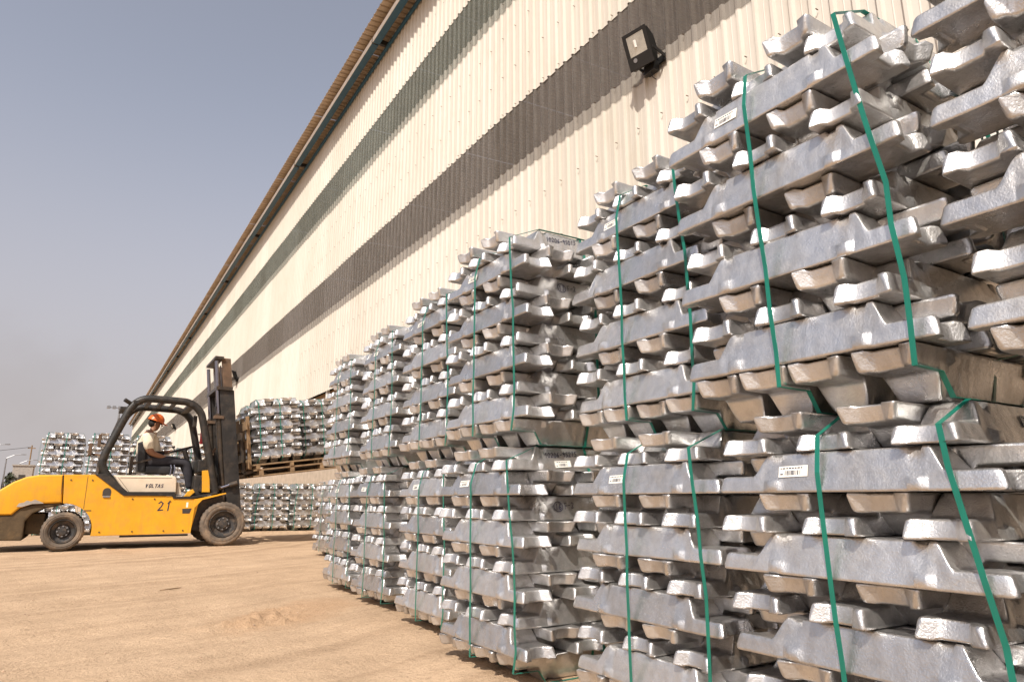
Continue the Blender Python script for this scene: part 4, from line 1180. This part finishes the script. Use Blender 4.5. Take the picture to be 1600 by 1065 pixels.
# hands: palm, four fingers, thumb, curled
def hand(name, w, ang_dir, side):
    w = Vector(w); d = Vector(ang_dir).normalized(); s = Vector((0, side, 0)); dn = Vector((0, 0, -1))
    js = [(w, .026), (w + d * .035, (.034, .024)), (w + d * .075, (.036, .022))]
    ed = [(0, 1), (1, 2)]
    for k, ln in enumerate((.036, .042, .040, .030)):
        base = w + d * .075 + s * (.030 - .020 * k)
        i = len(js)
        js += [(base + d * .010, .0115), (base + d * (.012 + ln * .7) + dn * .008, .0100), (base + d * (.012 + ln) + dn * .040, .0088)]
        ed += [(2, i), (i, i + 1), (i + 1, i + 2)]
    i = len(js)
    js += [(w + d * .03 + s * .034, .0125), (w + d * .062 + s * .055 + dn * .012, .0105), (w + d * .088 + s * .046 + dn * .028, .0092)]
    ed += [(1, i), (i, i + 1), (i + 1, i + 2)]
    return skin_mesh(name, js, ed, M['skin'], drv, sub=1)
hand('hand', V(1.335, -.10, 1.618), (1, .25, -.10), 1)
hand('hand', V(1.39, .17, 1.787), (1, -.10, .12), -1)
# face: nose, ears, eyes, mouth, moustache, hair
fc = MB()
fc.prism([(1.122, 2.275), (1.158, 2.232), (1.118, 2.222)], -.014, .014, .004)
fc.build('nose', M['skin'], drv, off=(-1.0, 0, -1.48))
for s in (-1, 1):
    e_ = MB(); e_.tube([Vector(V(1.035, s * .083, 2.285)), Vector(V(1.02, s * .092, 2.27)), Vector(V(1.02, s * .091, 2.24)), Vector(V(1.035, s * .083, 2.215))], .011, 6); e_.build('ear', M['skin'], drv, smooth=True)
    e_ = MB(); e_.cyl(Vector(V(1.112, s * .036, 2.275)), Vector(V(1.124, s * .036, 2.275)), .011, n=8); e_.build('eye', M['hair'], drv)
MB().box(1.108, 1.130, -.030, .030, 2.203, 2.214, .003).build('moustache', M['hair'], drv, off=(-1.0, 0, -1.48))
MB().box(1.104, 1.120, -.024, .024, 2.186, 2.192, .002).build('mouth', M['shoe'], drv, off=(-1.0, 0, -1.48))
hr = MB()
bmesh.ops.create_uvsphere(hr.bm, u_segments=18, v_segments=12, radius=1.0)
bmesh.ops.transform(hr.bm, matrix=Matrix.Translation(V(1.000, 0, 2.285)) @ Matrix.Diagonal((.086, .084, .088, 1)), verts=hr.bm.verts)
hr.build('hair', M['hair'], drv, smooth=True)
# hard hat with brim and ridge
hm = MB()
prof = [(.150, 0.0), (.134, .012), (.130, .045), (.115, .088), (.080, .122), (.035, .138), (.0001, .142)]
rings = []
for r, z in prof:
    ring = []
    for k in range(28):
        a = 2 * math.pi * k / 28
        rr = r * (1.0 if z > 0.001 else 1.0 + 0.42 * max(0, math.cos(a)) ** 3)
        ring.append(hm.bm.verts.new((rr * math.cos(a), rr * .88 * math.sin(a), z - (0.012 * math.cos(a) if z < .001 else 0))))
    rings.append(ring)
for i in range(len(rings) - 1):
    for k in range(28): hm.bm.faces.new((rings[i][k], rings[i][(k + 1) % 28], rings[i + 1][(k + 1) % 28], rings[i + 1][k]))
helmet = hm.build('hard_hat', M['helmet'], drv, smooth=True, ang=60)
helmet.matrix_local = Matrix.Translation(V(1.028, 0, 2.315)) @ Matrix.Rotation(R(16), 4, 'Y')
rd = MB(); rd.tube([(.115 * math.cos(R(t)), 0, .02 + .124 * math.sin(R(t))) for t in range(20, 161, 14)], .014, 6); rd.build('ridge', M['helmet'], helmet, smooth=True)
for s, x in ((-1, 1.655), (1, 1.73)):
    skin_mesh('shoe', [(V(x - .03, s * .125, .985), .045), (V(x + .06, s * .125, .975), .048), (V(x + .17, s * .13, .965), .038)], [(0, 1), (1, 2)], M['shoe'], drv, sub=1)

# ------------------------------------------------------------------ things far beyond the yard
def street_lamp(x, y, h, arm, label):
    e = empty('street_lamp', (x, y, 0)); tag(e, label, 'street lamp', 'street lamps beyond the yard')
    MB().cyl((0, 0, 0), (0, 0, h), .11, .06, n=8).build('pole', M['galv'], e)
    MB().tube([(0, 0, h), (arm * .5, 0, h + .35), (arm, 0, h + .45)], .045, 6).build('arm', M['galv'], e)
    MB().box(arm - .1, arm + .4, -.1, .1, h + .40, h + .50, .04).build('lamp_head', M['galv'], e)
street_lamp(-7.6, 92, 5.2, 1.3, 'left street lamp of the two beyond the forklift counterweight')
street_lamp(-6.9, 100, 5.0, 1.3, 'right street lamp of the two beyond the forklift counterweight')
e = empty('street_lamp', (-9.2, 96, 0)); tag(e, 'lamp head at the left edge of the picture below the wire', 'street lamp', 'street lamps beyond the yard')
MB().cyl((0, 0, 0), (0, 0, 6.6), .11, .06, n=8).build('pole', M['galv'], e); MB().tube([(0, 0, 6.6), (.5, 0, 6.9), (1.0, 0, 6.95)], .045, 6).build('arm', M['galv'], e); MB().box(.9, 1.4, -.14, .14, 6.88, 7.02, .04).build('lamp_head', M['galv'], e)
e = empty('utility_pole', (-6.1, 102, 0)); tag(e, 'thin wooden utility pole left of the far ingot stacks', 'pole')
MB().cyl((0, 0, 0), (0, 0, 7.3), .10, .07, n=8).build('pole', M['timber'], e)
MB().box(-.4, .4, -.05, .05, 6.9, 7.0).build('crossarm', M['timber'], e)
w_ = MB(); w_.tube([(-6.1 + (-22) * t, 102 - 6 * t, 7.1 - 1.6 * t - 2.2 * math.sin(math.pi * t) * .4) for t in [i / 14 for i in range(15)]], .025, 5)
o = w_.build('overhead_wire', M['black']); tag(o, 'thin overhead wire sagging from the utility pole to the left', 'wire')
e = empty('high_mast_light', (2.7, 104, 0)); tag(e, 'tall mast with a ring of floodlights behind the forklift guard', 'light mast')
MB().cyl((0, 0, 0), (0, 0, 12.8), .22, .12, n=10).build('mast', M['galv'], e)
MB().bar((-1.4, 0, 12.7), (1.4, 0, 12.7), .10, .10).build('crossbar', M['galv'], e)
for k in range(5):
    MB().box(-1.5 + .65 * k, -1.1 + .65 * k, -.2, .2, 12.55, 12.95, .04).build('lamp_head', M['galv'], e)
e = empty('concrete_hut', (-6.3, 98, 0)); tag(e, 'small grey concrete hut left of the far ingot stacks', 'building')
MB().box(-.95, .95, -1.5, 1.5, 0, 4.6).build('wall', M['concrete'], e); MB().box(-1.05, 1.05, -1.6, 1.6, 4.602, 4.75).build('roof', M['concrete'], e)
MB().box(-.3, .3, -1.56, -1.502, 2.9, 3.6).build('window', M['dark'], e)
e = empty('shed', (-9.6, 90, 0)); tag(e, 'dark reddish brown shed at the left edge behind the forklift', 'building')
M['redbrown'] = simple('red_brown_sheet', (0.13, 0.065, 0.05), rough=0.8)
MB().box(-3.0, 1.35, -2, 2, 0, 3.2).build('wall', M['redbrown'], e)
MB().prism([(-3.2, 3.203), (1.55, 3.203), (1.5, 3.35), (-0.6, 4.15), (-2.8, 4.15)], -2.2, 2.2).build('roof', M['redbrown'], e)
M['leaf'] = simple('dusty_leaves', (0.075, 0.085, 0.050), rough=0.8, var=0.35)
def tree(x, y, h, r, label, seed):
    rnd = random.Random(seed)
    e = empty('tree', (x, y, 0)); tag(e, label, 'tree', 'trees beyond the yard')
    t = MB(); t.tube([(0, 0, 0), (.05, 0, h * .3), (-.05, .05, h * .55)], [.16, .12, .06], 7)
    for k in range(4):
        a = k * 1.6; t.tube([(0, 0, h * .4), (r * .4 * math.cos(a), r * .4 * math.sin(a), h * .62)], [.06, .02], 5)
    t.build('trunk', M['timber'], e)
    v, f = [], []
    for k in range(1500):
        while True:
            p = Vector((rnd.uniform(-1, 1), rnd.uniform(-1, 1), rnd.uniform(-1, 1)))
            if p.length < 1 and noise.noise(p * 2.2 + Vector((seed, 0, 0))) > -.12: break
        c = Vector((p.x * r, p.y * r, h * .66 + p.z * h * .34))
        a, b = noise.random_unit_vector() * .16, noise.random_unit_vector() * .16
        i = len(v); v += [c - a, c + b, c + a, c - b]; f.append((i, i + 1, i + 2, i + 3))
    new_obj('crown', mesh_from(v, f, M['leaf'], 'crown'), e)
tree(-7.2, 97, 3.9, 0.8, 'low dark bush top beside the concrete hut', 3)
tree(-6.75, 99, 4.5, 0.5, 'small grey green tree touching the concrete hut', 8)

# loose pebbles and a twig on the sand
rnd = random.Random(5)
bm = bmesh.new()
for k in range(330):
    x, y = rnd.uniform(-1.3, 2.2), rnd.uniform(2.6, 9.5)
    if 1.65 < x and y < 8: continue
    r = rnd.choice((.003, .003, .004, .005, .008)) * rnd.uniform(.7, 1.2)
    Mx = Matrix.Translation((x, y, ground_z(x, y) + r * .3)) @ Matrix.Rotation(rnd.uniform(0, 6), 4, 'Z') @ Matrix.Diagonal((r * rnd.uniform(.8, 1.6), r, r * .7, 1))
    bmesh.ops.create_icosphere(bm, subdivisions=1, radius=1.0, matrix=Mx)
me = bpy.data.meshes.new('pebbles'); bm.to_mesh(me); bm.free(); me.materials.append(simple('pebble', (0.40, 0.28, 0.19), rough=0.95, var=0.35, scale=3))
o = new_obj('pebbles', me); tag(o, 'scattered pebbles on the sandy yard', 'pebbles', kind='stuff')
tw = MB(); tw.tube([(0.72, 7.55, .012), (0.80, 7.56, .016), (0.88, 7.63, .014), (0.92, 7.66, .012)], [.004, .006, .006, .003], 5)
o = tw.build('twig', M['timber']); tag(o, 'short dark twig lying on the sand left of the loose soil', 'twig')
